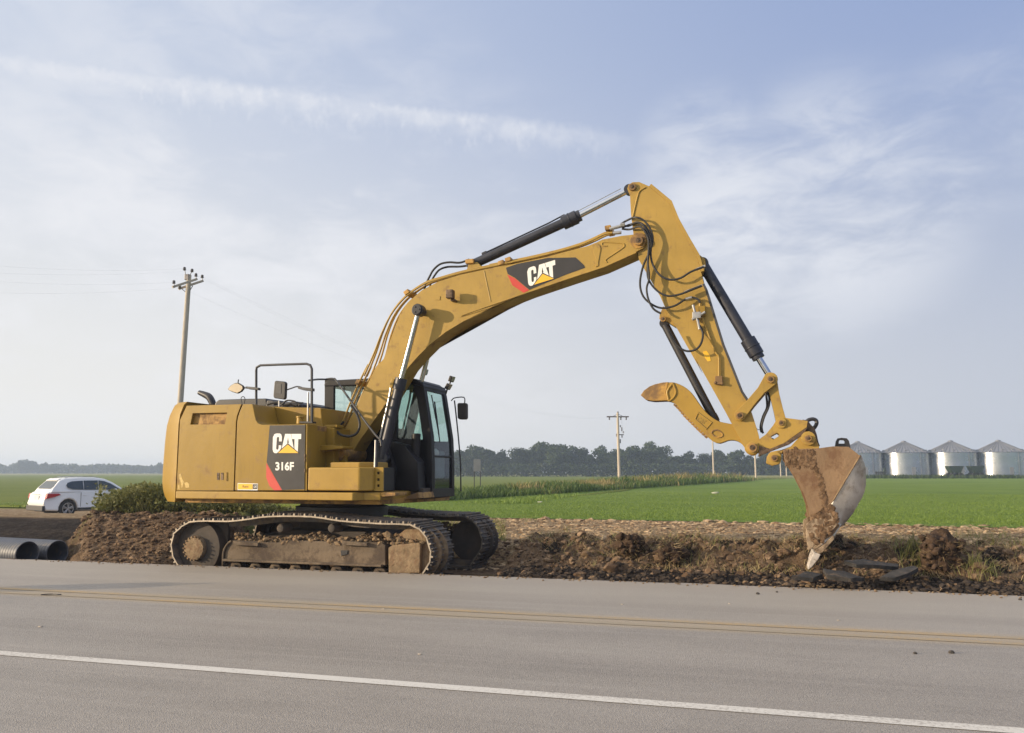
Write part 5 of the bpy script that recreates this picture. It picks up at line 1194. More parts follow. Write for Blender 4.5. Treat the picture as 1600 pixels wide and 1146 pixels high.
for s_ in (-1, 1):
    def side(name, pts, m):
        q = MB(); i = q.addv([(x, s_ * (gw(z) + .012), z) for x, z in pts] ); j = q.addv([(x, s_ * (gw(z) - .03), z) for x, z in pts]); q.face(i); q.face(j[::-1])
        for k in range(len(i)): q.face((i[k], j[k], j[(k + 1) % len(i)], i[(k + 1) % len(i)]))
        return q.build(name, m, CR)
    side('side_window', [(.98, 1.36), (1.05, 1.25), (1.25, 1.19), (1.75, 1.17), (1.75, 1.555), (1.25, 1.53), (1.05, 1.47)], M['car_glass'])
    side('side_window', [(1.79, 1.17), (2.45, 1.16), (2.45, 1.56), (1.79, 1.56)], M['car_glass'])
    side('side_window', [(2.49, 1.16), (3.55, 1.14), (3.40, 1.22), (3.05, 1.42), (2.75, 1.53), (2.49, 1.56)], M['car_glass'])
    MB().prism([(.06, .80), (.10, 1.02), (.62, 1.02), (.72, .96), (.40, .86)], s_ * .80, s_ * .958).build('tail_light', M['taillight'], CR, bevel=.02)
    for gx in (1.62, 2.50, 3.55): MB().box((gx, s_ * .948, .74), (.012, .02, .62)).build('door_gap', M['car_dark'], CR)
    for gx in (1.80, 2.68): MB().box((gx, s_ * .958, .93), (.16, .02, .03)).build('door_handle', M['white_car'], CR, bevel=.008)
    MB().box((3.2, s_ * 1.03, 1.12), (.12, .18, .14)).build('door_mirror', M['white_car'], CR, bevel=.04)
    MB().tube([(1.0, s_ * .56, 1.67), (1.2, s_ * .56, 1.725), (2.3, s_ * .56, 1.725), (2.6, s_ * .56, 1.66)], .014, 8).build('roof_rail', M['steel'], CR)
    MB().prism([(1.5, .30), (3.5, .30), (3.5, .40), (1.5, .40)], s_ * .90, s_ * .96).build('sill_trim', M['car_dark'], CR, bevel=.01)
    for cx in (1.08, 3.96):
        wh = MB().lathe([(.24, -.11), (.33, -.115), (.365, -.08), (.365, .08), (.33, .115), (.24, .11)], (cx, s_ * .80, .365), 32, 'y').build('wheel', M['tyre'], CR)
        rm = MB().lathe([(.02, 0), (.06, .012), (.09, .0), (.22, -.02), (.245, .0), (.245, -.12)] if s_ > 0 else [(.245, .12), (.245, 0), (.22, .02), (.09, 0), (.06, -.012), (.02, 0)], (cx, s_ * .915, .365), 28, 'y')
        rm.build('wheel_well', M['car_dark'], wh)
        sp = MB()
        for k in range(5):
            an = 2 * pi * k / 5 + .3
            for da in (-.16, .16): sp.cyl((cx, s_ * .915, .365), (cx + .235 * cos(an + da), s_ * .92, .365 + .235 * sin(an + da)), .022, n=6)
        sp.tube([(cx + .24 * cos(2 * pi * k / 24), s_ * .915, .365 + .24 * sin(2 * pi * k / 24)) for k in range(25)], .018, 6)
        sp.build('rim', M['alloy'], wh)
def rearp(name, pts, m, off=.012):                         # on the sloping tailgate: (y, z)
    def xx(z): return .40 + (z - 1.25) / .33 * .32 - off
    q = MB(); i = q.addv([(xx(z), y, z) for y, z in pts]); j = q.addv([(xx(z) + .03, y, z) for y, z in pts]); q.face(i); q.face(j[::-1])
    for k in range(len(i)): q.face((i[k], j[k], j[(k + 1) % len(i)], i[(k + 1) % len(i)]))
    return q.build(name, m, CR)
rearp('rear_window', [(-.66, 1.22), (.66, 1.22), (.72, 1.30), (.60, 1.54), (-.60, 1.54), (-.72, 1.30)], M['car_glass'])
MB().box((.74, 0, 1.61), (.20, 1.14, .035), Matrix.Rotation(radians(-24), 3, 'Y')).build('roof_spoiler', M['white_car'], CR, bevel=.02)
MB().box((.04, 0, .83), (.03, .54, .17)).build('licence_plate', M['plate'], CR, bevel=.006)
MB().box((.03, 0, .40), (.14, 1.72, .22)).build('rear_bumper_trim', M['car_dark'], CR, bevel=.03)
MB().box((.03, 0, .60), (.04, 1.72, .10)).build('rear_bumper', M['white_car'], CR, bevel=.02)
MB().box((.015, 0, .98), (.03, .75, .035)).build('tailgate_strip', M['steel'], CR, bevel=.006)
MB().box((2.4, 0, .34), (4.2, 1.5, .2)).build('underbody', M['car_dark'], CR)
MB().cyl((.1, -.5, .30), (.5, -.5, .30), .05, n=12).build('tail_pipe', M['car_dark'], CR)
CR.location = (pa.x, pa.y, car_z - .015); CR.rotation_euler = (0, 0, PSI + radians(90 - 38)); CR.scale = (.915, .955, 1.0)

# ------------------------------------------------------------------ culvert pipes
def pipe(px, py, y, label, ln):
    q = pray(px, py); t = y / q.y; P = O + q * t
    root = empty('culvert_pipe', P); prof = []; k = 0; x = 0
    while x < ln:
        prof += [(.235, -x), (.243, -x - .015), (.243, -x - .045), (.235, -x - .06)]; x += .075
    q1 = MB(); q1.m = 0
    rings = []
    for r, h in [(.215, -ln), (.215, -.01), (.235, 0)] + prof:
        rings.append(q1.addv([(h, r * cos(2 * pi * i / 32), r * sin(2 * pi * i / 32)) for i in range(32)]))
    for a, b2 in zip(rings, rings[1:]):
        for i in range(32): q1.face((a[i], a[(i + 1) % 32], b2[(i + 1) % 32], b2[i]))
    q1.face(rings[0])
    o = q1.build('culvert_pipe', M['pipe'], None); bpy.data.objects.remove(root)
    o.location = P; o.rotation_euler = (0, 0, radians(-9)); tag(o, label, 'pipe', 'culvert pipes by the road'); return o
pipe(43, 866, 12.5, 'grey corrugated culvert pipe, the left one of two, nearest the tarmac', 3.0)
pipe(90, 864, 13.1, 'grey corrugated culvert pipe, the right one of two, by the earth mound', 2.6)

# ------------------------------------------------------------------ loose earth, slabs, clumps, stones
rr = random.Random(21)
def tz(x, y): return terrain(x, y)
mb = MB()
def clod(x, y, s, k): mb.lump((x, y, tz(x, y) + s * .25), s, k, (1.15, 1, .75), .5, 1 if s < .07 else 2, 1.5)
for k in range(9500):
    u = rr.random()
    if u < .56: x = rr.uniform(-3.5, 8.6); y = EDGE + rr.uniform(.12, 2.1) ** 1.0
    elif u < .86: y = EDGE + rr.uniform(.05, 3.4); x = rr.uniform(-12.0 - max(0, y - EDGE - .8) * .8, -9.0)
    else: x = rr.uniform(-9.4, -3.4); y = rr.choice((rr.uniform(11.4, 11.5), rr.uniform(14.5, 15.2)))
    if x < -11.5 and tz(x, y) < .02: continue
    s = min(.10 if u < .56 else .06, .010 + rr.expovariate(1 / .014))
    if u < .56 and y < EDGE + .8 and rr.random() < .75: continue
    clod(x, y, s, k)
o = mb.build('soil_clods', M['soil_clod'] if 'soil_clod' in M else mat('clod_earth', (0.215, 0.150, 0.096), 0.95, 0, 0.55, 5, (0.10, 0.065, 0.042), 0.6, 7, spec=0.1, pos=True, bump=.5, bscale=40)); tag(o, kind='stuff')
mb = MB()                                                # dark fresh clods low along the tarmac
for k in range(6500):
    x = rr.uniform(-3.4, 8.8); y = EDGE + .06 + min(abs(rr.gauss(0, .45)), rr.uniform(.5, 1.6))
    s = min(.05, .006 + rr.expovariate(1 / .010)); clod(x, y, s, k)
o = mb.build('dark_clods', mat('dark_clod_earth', (0.045, 0.036, 0.030), 0.95, 0, 0.5, 2, (0.10, 0.076, 0.056), 0.35, 4, spec=0.1, pos=True, bump=.5, bscale=40)); tag(o, kind='stuff')
mb = MB()                                                # crumbs and gravel spilled on the tarmac
for k in range(420):
    x = rr.uniform(-13, 9); y = EDGE - abs(rr.gauss(0, .10)); s = rr.uniform(.006, .02)
    mb.lump((x, y, s * .4), s, k, (1, 1, .6), .4, 1)
c_ = at_z(1262, 914, 0)
for k in range(150):
    x = c_.x + rr.gauss(0, .28); y = c_.y + rr.gauss(0, .09); s = rr.uniform(.008, .035); mb.lump((x, y, s * .3), s, k, (1.3, 1, .5), .4, 1)
o = mb.build('spilled_crumbs', M['mud_dry']); tag(o, kind='stuff')
def ground_pt(px, py):                                    # where a pixel's ray meets the modelled roadside
    r = pray(px, py); t = 9.0
    while t < 60:
        P = O + r * t
        if P.z < tz(P.x, P.y): return P
        t += .04
    return P
# broken sheets of tarmac lifted by the bucket
def slab(pts, y0, rise, label, th=.05):
    q = MB(); top = []
    for i, p in enumerate(pts):
        g = at_dist(p[0], p[1], y0 + rise[i]); top.append(g)
    cc = sum(top, Vector()) / len(top); fine = []
    for a, b2 in zip(top, top[1:] + top[:1]):
        for k in range(4):
            g = a.lerp(b2, k / 4); g = g + Vector((noise.noise(g * 6), noise.noise(g * 6 + Vector((5, 0, 0))), .4 * noise.noise(g * 5))) * .03; fine.append(g)
    a = q.addv(fine); b2 = q.addv([g + Vector((0, .02, -th)) for g in fine]); ca_ = q.addv([cc + Vector((0, 0, .015))]); cb = q.addv([cc + Vector((0, 0, -th))])
    n = len(a)
    for k in range(n): q.face((a[k], a[(k + 1) % n], ca_[0])); q.face((b2[(k + 1) % n], b2[k], cb[0])); q.face((a[k], b2[k], b2[(k + 1) % n], a[(k + 1) % n]))
    o = q.build('broken_asphalt_slab', M['asphalt_slab'], ang=30); tag(o, label, 'asphalt slab', 'broken asphalt slabs in the dug strip'); return o
slab([(1318, 876), (1350, 874), (1404, 882), (1402, 886), (1340, 882)], 10.9, [0, .35, .3, 0, -.1], 'thin dark slab of broken asphalt lying flat, farthest of three behind the bucket teeth')
slab([(1376, 902), (1392, 892), (1428, 884), (1436, 888), (1400, 903)], 10.55, [0, .3, .45, .2, -.05], 'grey broken asphalt slab tilted up beside the big root clump')
slab([(1286, 888), (1318, 893), (1350, 902), (1330, 904), (1292, 899)], 10.5, [.25, .3, .1, -.05, .05], 'long broken asphalt slab just right of the bucket tooth tip')
slab([(1236, 900), (1262, 893), (1286, 897), (1270, 904)], 10.6, [0, .25, .25, 0], 'small broken asphalt slab beneath the bucket tooth tip')
def clump(px, py, size, label, name='earth_clump', grass=True, seed=1, sq=(.85, .8, 1.1)):
    P = ground_pt(px, py); root = empty(name, P); tag(root, label, 'earth clump')
    q = MB(); q.lump((0, 0, size * .52), size * .52, seed, sq, .5, 4, 1.6)
    for k in range(40):
        a_ = rr.uniform(0, 2 * pi); q.lump((size * .5 * cos(a_), size * .45 * sin(a_), rr.uniform(.05, size * .9)), rr.uniform(.02, .06), k, (1, 1, 1), .5, 1)
    q.build('earth_ball', M['mud'], root, ang=60)
    g = MB()
    for k in range(260):
        a_ = rr.uniform(0, 2 * pi); z_ = rr.uniform(.1, 1.05) * size; r_ = size * .5 * (1 - .3 * abs(z_ / size - .5)); p = Vector((r_ * cos(a_), r_ * sin(a_), z_)); dr = Vector((cos(a_) + rr.gauss(0, .5), sin(a_) + rr.gauss(0, .5), rr.uniform(-.8, 1.0))).normalized() * rr.uniform(.05, .16)
        s2 = Vector((rr.gauss(0, 1), rr.gauss(0, 1), rr.gauss(0, 1))).normalized() * .004
        i = g.addv([p - s2, p + s2, p + dr]); g.face(i)
    g.build('roots', M['dry'], root, recalc=False)['kind'] = 'stuff'; return root
clump(1474, 893, .50, 'tall dark clump of earth and roots standing at the road edge', seed=7)
clump(985, 868, .36, 'dark lump of sod perched on the middle of the dug bank', seed=9, sq=(1.1, .8, .75))
clump(1048, 884, .34, 'flat dark lump of sod right of the highest bank lump', seed=13, sq=(1.3, .8, .6))
for (px, py, s, lb) in ((1184, 929, .020, 'small dark stone alone on the tarmac near the digging'), (1430, 1022, .014, 'dark pebble on the road lane right of centre'), (1487, 1021, .020, 'largest pebble on the road lane below the yellow lines'), (1594, 938, .018, 'dark stone lying at the tarmac edge far right'), (1214, 926, .014, 'smaller dark stone beside the spilled crumbs'),):
    P = at_z(px, py, 0); o = MB().lump((0, 0, s * .5), s, int(px), (1.2, 1, .7), .3, 2).build('stone', M['asphalt_slab']); o.location = P; tag(o, lb, 'stone', 'loose stones on the road')
for (px, py, s, lb) in ((600, 952, .011, 'pale chip by the yellow line below the track'), (1140, 944, .011, 'pale chip on the far lane near mid road'), (1310, 970, .011, 'pale chip just above the right yellow line'), (656, 1023, .012, 'whitish flake on the near lane'), (63, 980, .016, 'pale flat flake on the near lane at left'), (972, 945, .011, 'pale chip on the far lane below the dug bank')):
    P = at_z(px, py, 0); o = MB().lump((0, 0, s * .3), s, int(px), (1.6, 1, .45), .3, 2).build('stone_chip', M['stone']); o.location = P; tag(o, lb, 'stone chip', 'pale stone chips on the road')
P = at_z(78, 929, .015)
o = MB().tube([P + RT * u + FH * v for u, v in ((-.09, -.04), (-.04, .015), (.03, .02), (.10, -.01), (.14, .0))], .006, 6, 4).build('rubber_strip', M['rubber']); tag(o, 'short curved black rubber strip lying on the yellow line', 'rubber strip')

# ------------------------------------------------------------------ grass and weeds
def blades(name, pts, m, hgt, wid, lean=.35, bend=True):
    q = MB()
    for (x, y, z, s) in pts:
        h = hgt * s * rr.uniform(.6, 1.25); a_ = rr.uniform(0, 2 * pi); wv = Vector((cos(a_), sin(a_), 0)) * wid * s * rr.uniform(.6, 1.3)
        ln = Vector((rr.gauss(0, lean), rr.gauss(0, lean), 0)) * h; p = Vector((x, y, z))
        mid = p + Vector((0, 0, h * .6)) + ln * .35; tip = p + Vector((0, 0, h)) + ln
        i = q.addv([p - wv, p + wv, mid + wv * .7, mid - wv * .7, tip]); q.face((i[0], i[1], i[2], i[3])); q.face((i[3], i[2], i[4]))
    o = q.build(name, m, recalc=False, smooth=False); tag(o, kind='stuff'); return o
# young rice along the near border of the field
pts = []
while len(pts) < 70000:
    y = 23.2 + 34 * rr.random() ** 1.9; t = rr.uniform(-.16, .70); d = y / (cos(PSI) + t * sin(PSI)); x = d * (-sin(PSI) + t * cos(PSI))
    if inpoly(x, y - .25 + .3 * nz(x, y, .6), fieldpoly) and rr.random() < sm(23.3, 25.6, y): pts.append((x, y, .062, (1 + .3 * nz(x, y, .35)) * lerp(.55, 1, sm(23.5, 26, y))))
blades('rice_blades', pts, M['rice'], .055, .010, .5)
pts = []
while len(pts) < 9000:
    x = -40 + 31 * rr.random(); y = 34.2 + 14 * rr.random() ** 2
    if y < 34.7 + .5 * nz(x, 0, .4): continue
    pts.append((x, y, far_z(x, 35), 1))
blades('meadow_grass', pts, M['rice'], .22, .03, .4)
# dry grass and roots on the dug bank
pts = []; pg = []
for k in range(19000):
    x = rr.uniform(-3.6, 8.8); d = rr.uniform(.8, 3.0); y = EDGE + d; v = nz(x, y, .8, 3.1) + .5 * nz(x, y, 2.1, 9.4) + .15
    if rr.random() > sm(-.25, .45, v) * sm(.6, 1.2, d): continue
    (pg if rr.random() < .16 else pts).append((x, y, tz(x, y) - .02, 1))
blades('dry_bank_grass', pts, M['dry'], .11, .0045, 1.1); blades('green_bank_grass', pg, M['weed'], .13, .005, .8)
pts = []
for (px, py, n_, sp) in ((1432, 862, 130, .10), (1420, 868, 60, .12), (1545, 842, 90, .3), (1590, 850, 90, .4), (1530, 890, 120, .12), (1500, 842, 60, .3), (1095, 846, 30, .3), (826, 815, 24, .12), (888, 833, 20, .1)):
    P = ground_pt(px, py)
    for k in range(n_): x = P.x + rr.gauss(0, sp); y = P.y + rr.gauss(0, sp); pts.append((x, y, tz(x, y), 1))
blades('green_tufts', pts, M['weed'], .22, .0045, .55)
# scraps of straw on the tilled strip
mb = MB()
for k in range(15000):
    y = 13.6 + 10.7 * rr.random(); t = rr.uniform(-.06, .68); d = y / (cos(PSI) + t * sin(PSI)); x = d * (-sin(PSI) + t * cos(PSI)); z_ = tz(x, y); s = min(.06, .008 + rr.expovariate(1 / .012))
    if y > 23.4 and rr.random() < .2: s *= 2
    mb.lump((x, y, z_ + s * .1), s, k % 50, (1.6, 1, .6), .5, 1)
o = mb.build('tilled_crumbs', mat('tilled_earth', (0.42, 0.31, 0.195), 0.95, 0, 0.35, 3, (0.15, 0.095, 0.055), 0.5, 2.5, spec=.1, pos=True)); tag(o, kind='stuff')
# tall weeds left of and behind the tracks
def leaves(name, pts, m, size, q=None):
    q = MB()
    for (x, y, z, s) in pts:
        p = Vector((x, y, z)); u = Vector((rr.gauss(0, 1), rr.gauss(0, 1), rr.gauss(.3, .7))).normalized(); v = u.orthogonal().normalized(); v = (v + u.cross(v) * rr.gauss(0, 1)).normalized()
        L_ = size * s * rr.uniform(.5, 1.4); w_ = L_ * rr.uniform(.22, .42)
        i = q.addv([p, p + u * L_ * .5 + v * w_, p + u * L_, p + u * L_ * .5 - v * w_]); q.face(i)
    o = q.build(name, m, recalc=False, smooth=False); tag(o, kind='stuff'); return o
pts = []; bl = []
prof = [(158, 808, 800), (168, 803, 778), (190, 800, 762), (215, 800, 757), (240, 800, 757), (262, 803, 762), (280, 806, 778), (320, 806, 782), (370, 806, 782), (410, 808, 786), (450, 806, 795), (490, 804, 799)]
for k in range(11000):
    px = rr.uniform(152, 470)
    for (a, b2) in zip(prof, prof[1:]):
        if a[0] <= px <= b2[0]: t = (px - a[0]) / (b2[0] - a[0]); yb_, yt = lerp(a[1], b2[1], t), lerp(a[2], b2[2], t)
    if px > 275: yt += 6 * nz(px, 0, .09)
    else: yt += 9 * nz(px, 0, .06) + 3 * nz(px, 3, .2)
    d0 = lerp(17.2, 18.6, rr.random()) if px < 275 else rr.uniform(17.2, 19.0)
    B_ = at_dist(px, 800, d0); gz_ = tz(B_.x, B_.y); topz = CAMH + (HOR - yt) / FPX * d0
    if topz < gz_ + .05: continue
    z_ = lerp(gz_, topz, rr.random() ** .75)
    pts.append((B_.x + rr.gauss(0, .05), B_.y + rr.gauss(0, .1), z_, 1))
    if k % 2 == 0: bl.append((B_.x, B_.y, lerp(gz_, topz, rr.random() * .75), min(1.2, max(.5, (topz - gz_)))))
leaves('tall_weeds', pts, M['weed'], .075); blades('weed_stems', bl + bl, M['weed'], .34, .009, .5)
# scrub under and just behind the machine
pts = []
for k in range(2600):
    px = rr.uniform(590, 790); d0 = rr.uniform(16.5, 24); B_ = at_dist(px, 800, d0); pts.append((B_.x, B_.y, tz(B_.x, B_.y), 1))
blades('verge_grass', pts, M['weed'], .12, .008, .5)
for _ in (0,):
    pts = []
    for k in range(3000):
        px = rr.uniform(450, 700); d0 = rr.uniform(17, 30); B_ = at_dist(px, 800, d0); pts.append((B_.x, B_.y, tz(B_.x, B_.y), 1))
    blades('verge_grass', pts, M['weed_green'], .15, .01, .5)
# weed bank along the far left border of the field
pts = []; pg = []; pl = []
A_, B2 = at_z(690, 783, .07), at_z(1240, 748, .07)
for k in range(26000):
    u = rr.random(); t = 1 / lerp(1 / 43, 1 / 150, u); s = (t - 43) / (150 - 43); px = 690 + 545 * u
    base = A_.lerp(B2, s); nrm = Vector((-(B2 - A_).y, (B2 - A_).x, 0)).normalized()
    off = rr.random() ** 1.3 * (9 if px < 1000 else 14); x = base.x + nrm.x * off + rr.gauss(0, .3); y = base.y + nrm.y * off + rr.gauss(0, .3)
    z_ = far_z(x, max(y, 35)) + .05
    hh = 1.0 + .35 * nz(x, y, .12, 2) ; 
    if off > 4: hh *= .8
    if 1050 < px < 1160: hh *= 1.25
    if px > 1165: hh *= .4
    lowgreen = off < 1.6
    (pg if (lowgreen and rr.random() < .8) or nz(x, y, .10, 7) > -.05 else pts).append((x, y, z_, hh * (.7 if lowgreen else 1.0)))
blades('weed_bank', pts, M['weed_far'], .90, .045, .3); blades('green_weed_bank', pg, M['weed_green'], .80, .06, .35)
# ground beneath the weed bank and pale strips beyond
# ------------------------------------------------------------------ trees
def tree_proto(seed, h, wd):
    q = random.Random(seed); t = MB()
    trunk = [Vector((0, 0, 0)), Vector((q.gauss(0, .1), q.gauss(0, .1), h * .3)), Vector((q.gauss(0, .3), q.gauss(0, .3), h * .62))]
    t.tube(trunk, lambda u: .24 * (1 - .6 * u), 7, 3)
    lobes = []
    for k in range(q.randint(10, 15)):
        a = q.uniform(0, 2 * pi); zc = q.uniform(.26, .90) * h; rad = wd * .5 * sqrt(max(.05, 1 - ((zc / h - .5) / .52) ** 2)) * q.uniform(.25, .85)
        lobes.append((Vector((rad * cos(a), rad * sin(a), zc)), wd * q.uniform(.15, .27), q.uniform(.8, 1.25)))
    lobes.append((Vector((q.gauss(0, .4), q.gauss(0, .4), h * .88)), wd * .2, 1.1)); lobes.append((Vector((0, 0, h * .3)), wd * .36, 1.0))
    for c, r, s in lobes[:7]: t.tube([Vector((0, 0, h * .3)), (c + Vector((0, 0, h * .25))) * .5, c], .07, 5)
    lf = MB()
    for c, r, s in lobes:
        for k in range(230):
            d = Vector((q.gauss(0, 1), q.gauss(0, 1), q.gauss(.15, .9))).normalized(); p = c + Vector((d.x * r, d.y * r, d.z * r * s * .85)) * q.uniform(.55, 1.12)
            if p.z < .3: p.z = .3
            u = (d + Vector((q.gauss(0, .8), q.gauss(0, .8), q.gauss(0, .8)))).normalized(); a1 = u.orthogonal().normalized() * q.uniform(.22, .48); a2 = u.cross(a1).normalized() * q.uniform(.22, .48)
            i = lf.addv([p - a1, p + a2 * .8, p + a1, p - a2 * .8]); lf.face(i)
    return t, lf
protos = []
for k in range(7):
    t, lf = tree_proto(100 + k, 9.5, 8.2 + (k % 3) * 1.2)
    r_ = empty('broadleaf_tree'); t.build('trunk', M['bark'], r_); lf.build('crown', M['tree'], r_, recalc=False, smooth=False); protos.append(r_)
skyl = [(700, 718), (716, 706), (738, 700), (760, 704), (785, 706), (815, 704), (835, 698), (855, 694), (880, 698), (897, 702), (920, 712), (940, 700), (965, 706), (985, 700), (1003, 706), (1018, 694), (1040, 701), (1060, 714), (1078, 708), (1105, 712), (1125, 706), (1150, 706), (1170, 714), (1200, 708), (1230, 712), (1260, 708), (1300, 712), (1340, 716)]
used = [False] * 7
def top_at(px):
    for a, b2 in zip(skyl, skyl[1:]):
        if a[0] <= px <= b2[0]: return lerp(a[1], b2[1], (px - a[0]) / (b2[0] - a[0]))
    return 715
rt_ = random.Random(77); k = 0
TD = 310
special = {855: 'tallest rounded tree in the hazy distant tree line, midway to the near crossarm pole', 1018: 'high crowned tree in the tree line just right of the crossarm pole', 940: 'pointed tree in the tree line just left of the crossarm pole', 738: 'broad tree at the tree line end beside the cab mirror'}
def place_tree(px, dist, yt, zbase, label):
    global k
    i = k % 7; k += 1
    P = at_dist(px, 737, dist); h = CAMH + (HOR - yt) / FPX * dist - zbase
    o = protos[i] if not used[i] else copy_tree(protos[i]); used[i] = True
    o.location = (P.x, P.y, zbase); o.rotation_euler = (0, 0, rt_.uniform(0, 6.28)); s = h / 9.5; o.scale = (s * rt_.uniform(.9, 1.15), s * rt_.uniform(.9, 1.15), s)
    tag(o, label, 'tree', 'trees of the distant tree line')
for px, yt in skyl:
    place_tree(px, TD + rt_.uniform(-6, 6), yt, .3, special.get(px, 'bushy tree among many alike in the hazy tree line beyond the fields'))
for j in range(64):
    px = rt_.uniform(690, 1345); place_tree(px, TD + rt_.uniform(-14, 4), top_at(px) + rt_.uniform(1, 15), .3, 'bushy tree among many alike in the hazy tree line beyond the fields')
pts = []
for j in range(14000):
    px = rt_.uniform(680, 1360); P = at_dist(px, 737, TD - 14 + rt_.uniform(-3, 6)); pts.append((P.x, P.y, -.1 + 4.2 * rt_.random() ** 1.2, 1))
leaves('tree_line_undergrowth', pts, M['tree'], .9)
# far hazy woods on the left, one mass
pts = []
for j in range(16000):
    px = rt_.uniform(-40, 300); P = at_dist(px, 737, 760 + rt_.uniform(-15, 15)); hh = 7.4 + 2.2 * nz(px, 0, .05, 4) + 1.3 * nz(px, 2, .2, 4); pts.append((P.x, P.y, -.3 + hh * rt_.random() ** .8, 1))
leaves('far_woods', pts, M['tree'], 1.8)
for px, yt, lb in ((30, 723, 'hazy thin tree above the far woods, leftmost'), (39, 720, 'hazy tall tree above the far woods, one of a close pair'), (48, 721, 'hazy bushy tree above the far woods, right one of a close pair'), (70, 724, 'hazy bare slim tree standing apart above the far woods'), (250, 727, 'hazy tree above the far woods beside the counterweight')):
    place_tree(px, 740, yt, -.3, lb)

# ------------------------------------------------------------------ grain bins and carts
def grain_bin(px, label, first=None):
    D_ = 190 - 2.0 * (px - 1343) / 73; P = at_dist(px, 745, D_); P.z = CAMH - (745.5 - HOR) / FPX * D_
    if first:
        o = copy_tree(first); o.location = P; tag(o, label, 'grain bin', 'grain bins beyond the field'); return o
    root = empty('grain_bin', P); tag(root, label, 'grain bin', 'grain bins beyond the field'); R_ = 5.3; H = 5.5
    q = MB(); pr = []; z_ = 0
    while z_ < H: pr += [(R_, z_), (R_ + .035, z_ + .12), (R_, z_ + .24)]; z_ += .24
    q.lathe(pr, n=64); q.build('bin_wall', M['galv'], root, ang=60)
    q = MB(); n = 40; apex = q.addv([(0, 0, H + 2.75), ])
    ring0 = []; 
    for kk in range(n * 2):
        a = pi * kk / n; ra = R_ + .22; ring0.append((ra * cos(a), ra * sin(a), H + .05))
    ring1 = [(.5 * cos(pi * kk / n), .5 * sin(pi * kk / n), H + 2.55) for kk in range(n * 2)]
    a = q.addv(ring0); b2 = q.addv(ring1)
    for kk in range(n * 2): q.face((a[kk], a[(kk + 1) % (2 * n)], b2[(kk + 1) % (2 * n)], b2[kk]))
    for kk in range(0, n * 2, 2): q.cyl(Vector(ring0[kk]) + Vector((0, 0, .05)), Vector(ring1[kk]) + Vector((0, 0, .05)), .07, n=5)
    q.build('bin_roof', M['galv_roof'], root, ang=20)
    MB().lathe([(.55, H + 2.5), (.55, H + 2.8), (.1, H + 2.95)], n=20).build('bin_cap', M['galv_roof'], root)
    for kk in range(14):
        a_ = 2 * pi * kk / 14 + .1; MB().box((4.55 * cos(a_), 4.55 * sin(a_), H + .62), (.4, .35, .30), Matrix.Rotation(a_, 3, 'Z')).build('roof_vent', M['galv_roof'], root, bevel=.06)
    a_ = -pi / 2 + .15; MB().box((R_ * cos(a_) * 1.0, R_ * sin(a_), 1.3), (.12, .8, 1.9), Matrix.Rotation(a_, 3, 'Z')).build('bin_door', M['galv_roof'], root, bevel=.02)
    l = MB(); a_ = -pi / 2 + .5
    for s_ in (-.2, .2): l.tube([((R_ + .12) * cos(a_ + s_ / R_), (R_ + .12) * sin(a_ + s_ / R_), z_) for z_ in (.3, H)], .03, 5)
    for kk in range(14): l.tube([((R_ + .12) * cos(a_ - .2 / R_), (R_ + .12) * sin(a_ - .2 / R_), .5 + kk * .36), ((R_ + .12) * cos(a_ + .2 / R_), (R_ + .12) * sin(a_ + .2 / R_), .5 + kk * .36)], .02, 4)
    l.build('ladder', M['galv_roof'], root); return root
g0 = grain_bin(1343, 'shaded grey grain bin partly hidden behind the excavator bucket')
grain_bin(1415.5, 'grain bin with sunlit left side, next to the bucket, no carts before it', g0)
grain_bin(1489, 'grain bin with a green cart parked before its middle', g0)
grain_bin(1564, 'grain bin at the end of the row, farthest from the bucket', g0)
def cart(px, w_, label):
    D_ = 172; P = at_dist(px, 746, D_); P.z = CAMH - (746 - HOR) / FPX * D_
    root = empty('grain_cart', P, PSI); tag(root, label, 'farm cart', 'dark grain carts by the bins'); w2 = w_ / 2
    q = MB().slant([(-w2, 2.3), (w2, 2.3), (w2 * .55, .95), (-w2 * .55, .95)], -.9, [(-w2, 2.3), (w2, 2.3), (w2 * .55, .95), (-w2 * .55, .95)], .9); q.build('hopper', M['cart_green'], root, bevel=.05)
    MB().box((0, 0, 2.34), (w_ + .1, 1.9, .1)).build('hopper_rim', M['cart_green'], root, bevel=.02)
    MB().box((-.2, 0, .8), (w_ * .9, .8, .2)).build('chassis', M['car_dark'], root, bevel=.02)
    for x in (-w2 * .55, w2 * .55):
        for y in (-.8, .8): MB().lathe([(.2, -.15), (.45, -.16), (.5, -.1), (.5, .1), (.45, .16), (.2, .15)], (x, y, .5), 20, 'y').build('wheel', M['tyre'], root)
    MB().cyl((-w2 * .5, 0, .8), (-w2 - .9, 0, .55), .06, n=8).build('drawbar', M['car_dark'], root)
    MB().tube([(-w2 + .1, -.9, 2.3), (-w2 - .25, -.9, 1.7), (-w2 + .2, -.9, .9)], .04, 6).build('ladder_rail', M['cart_green'], root)
cart(1492, 3.2, 'dark green grain cart before the second bin from the end'); cart(1525, 2.9, 'dark green grain cart in the gap between the last two bins')
P = at_dist(1376, 745, 176); P.z = .25; IM = empty('farm_implement', P, PSI); tag(IM, 'dark farm implement with bars standing by the bin at the bucket edge', 'farm implement')
MB().box((0, 0, 1.0), (2.4, .3, .2)).build('toolbar', M['car_dark'], IM, bevel=.02)
for x in (-1, -.5, 0, .5, 1): MB().box((x, -.1, .75), (.14, .4, 1.1)).build('tine', M['car_dark'], IM, bevel=.02)
MB().box((.9, 0, 1.5), (.4, .5, 1.0)).build('seed_box', M['cart_green'], IM, bevel=.04)
pts = []
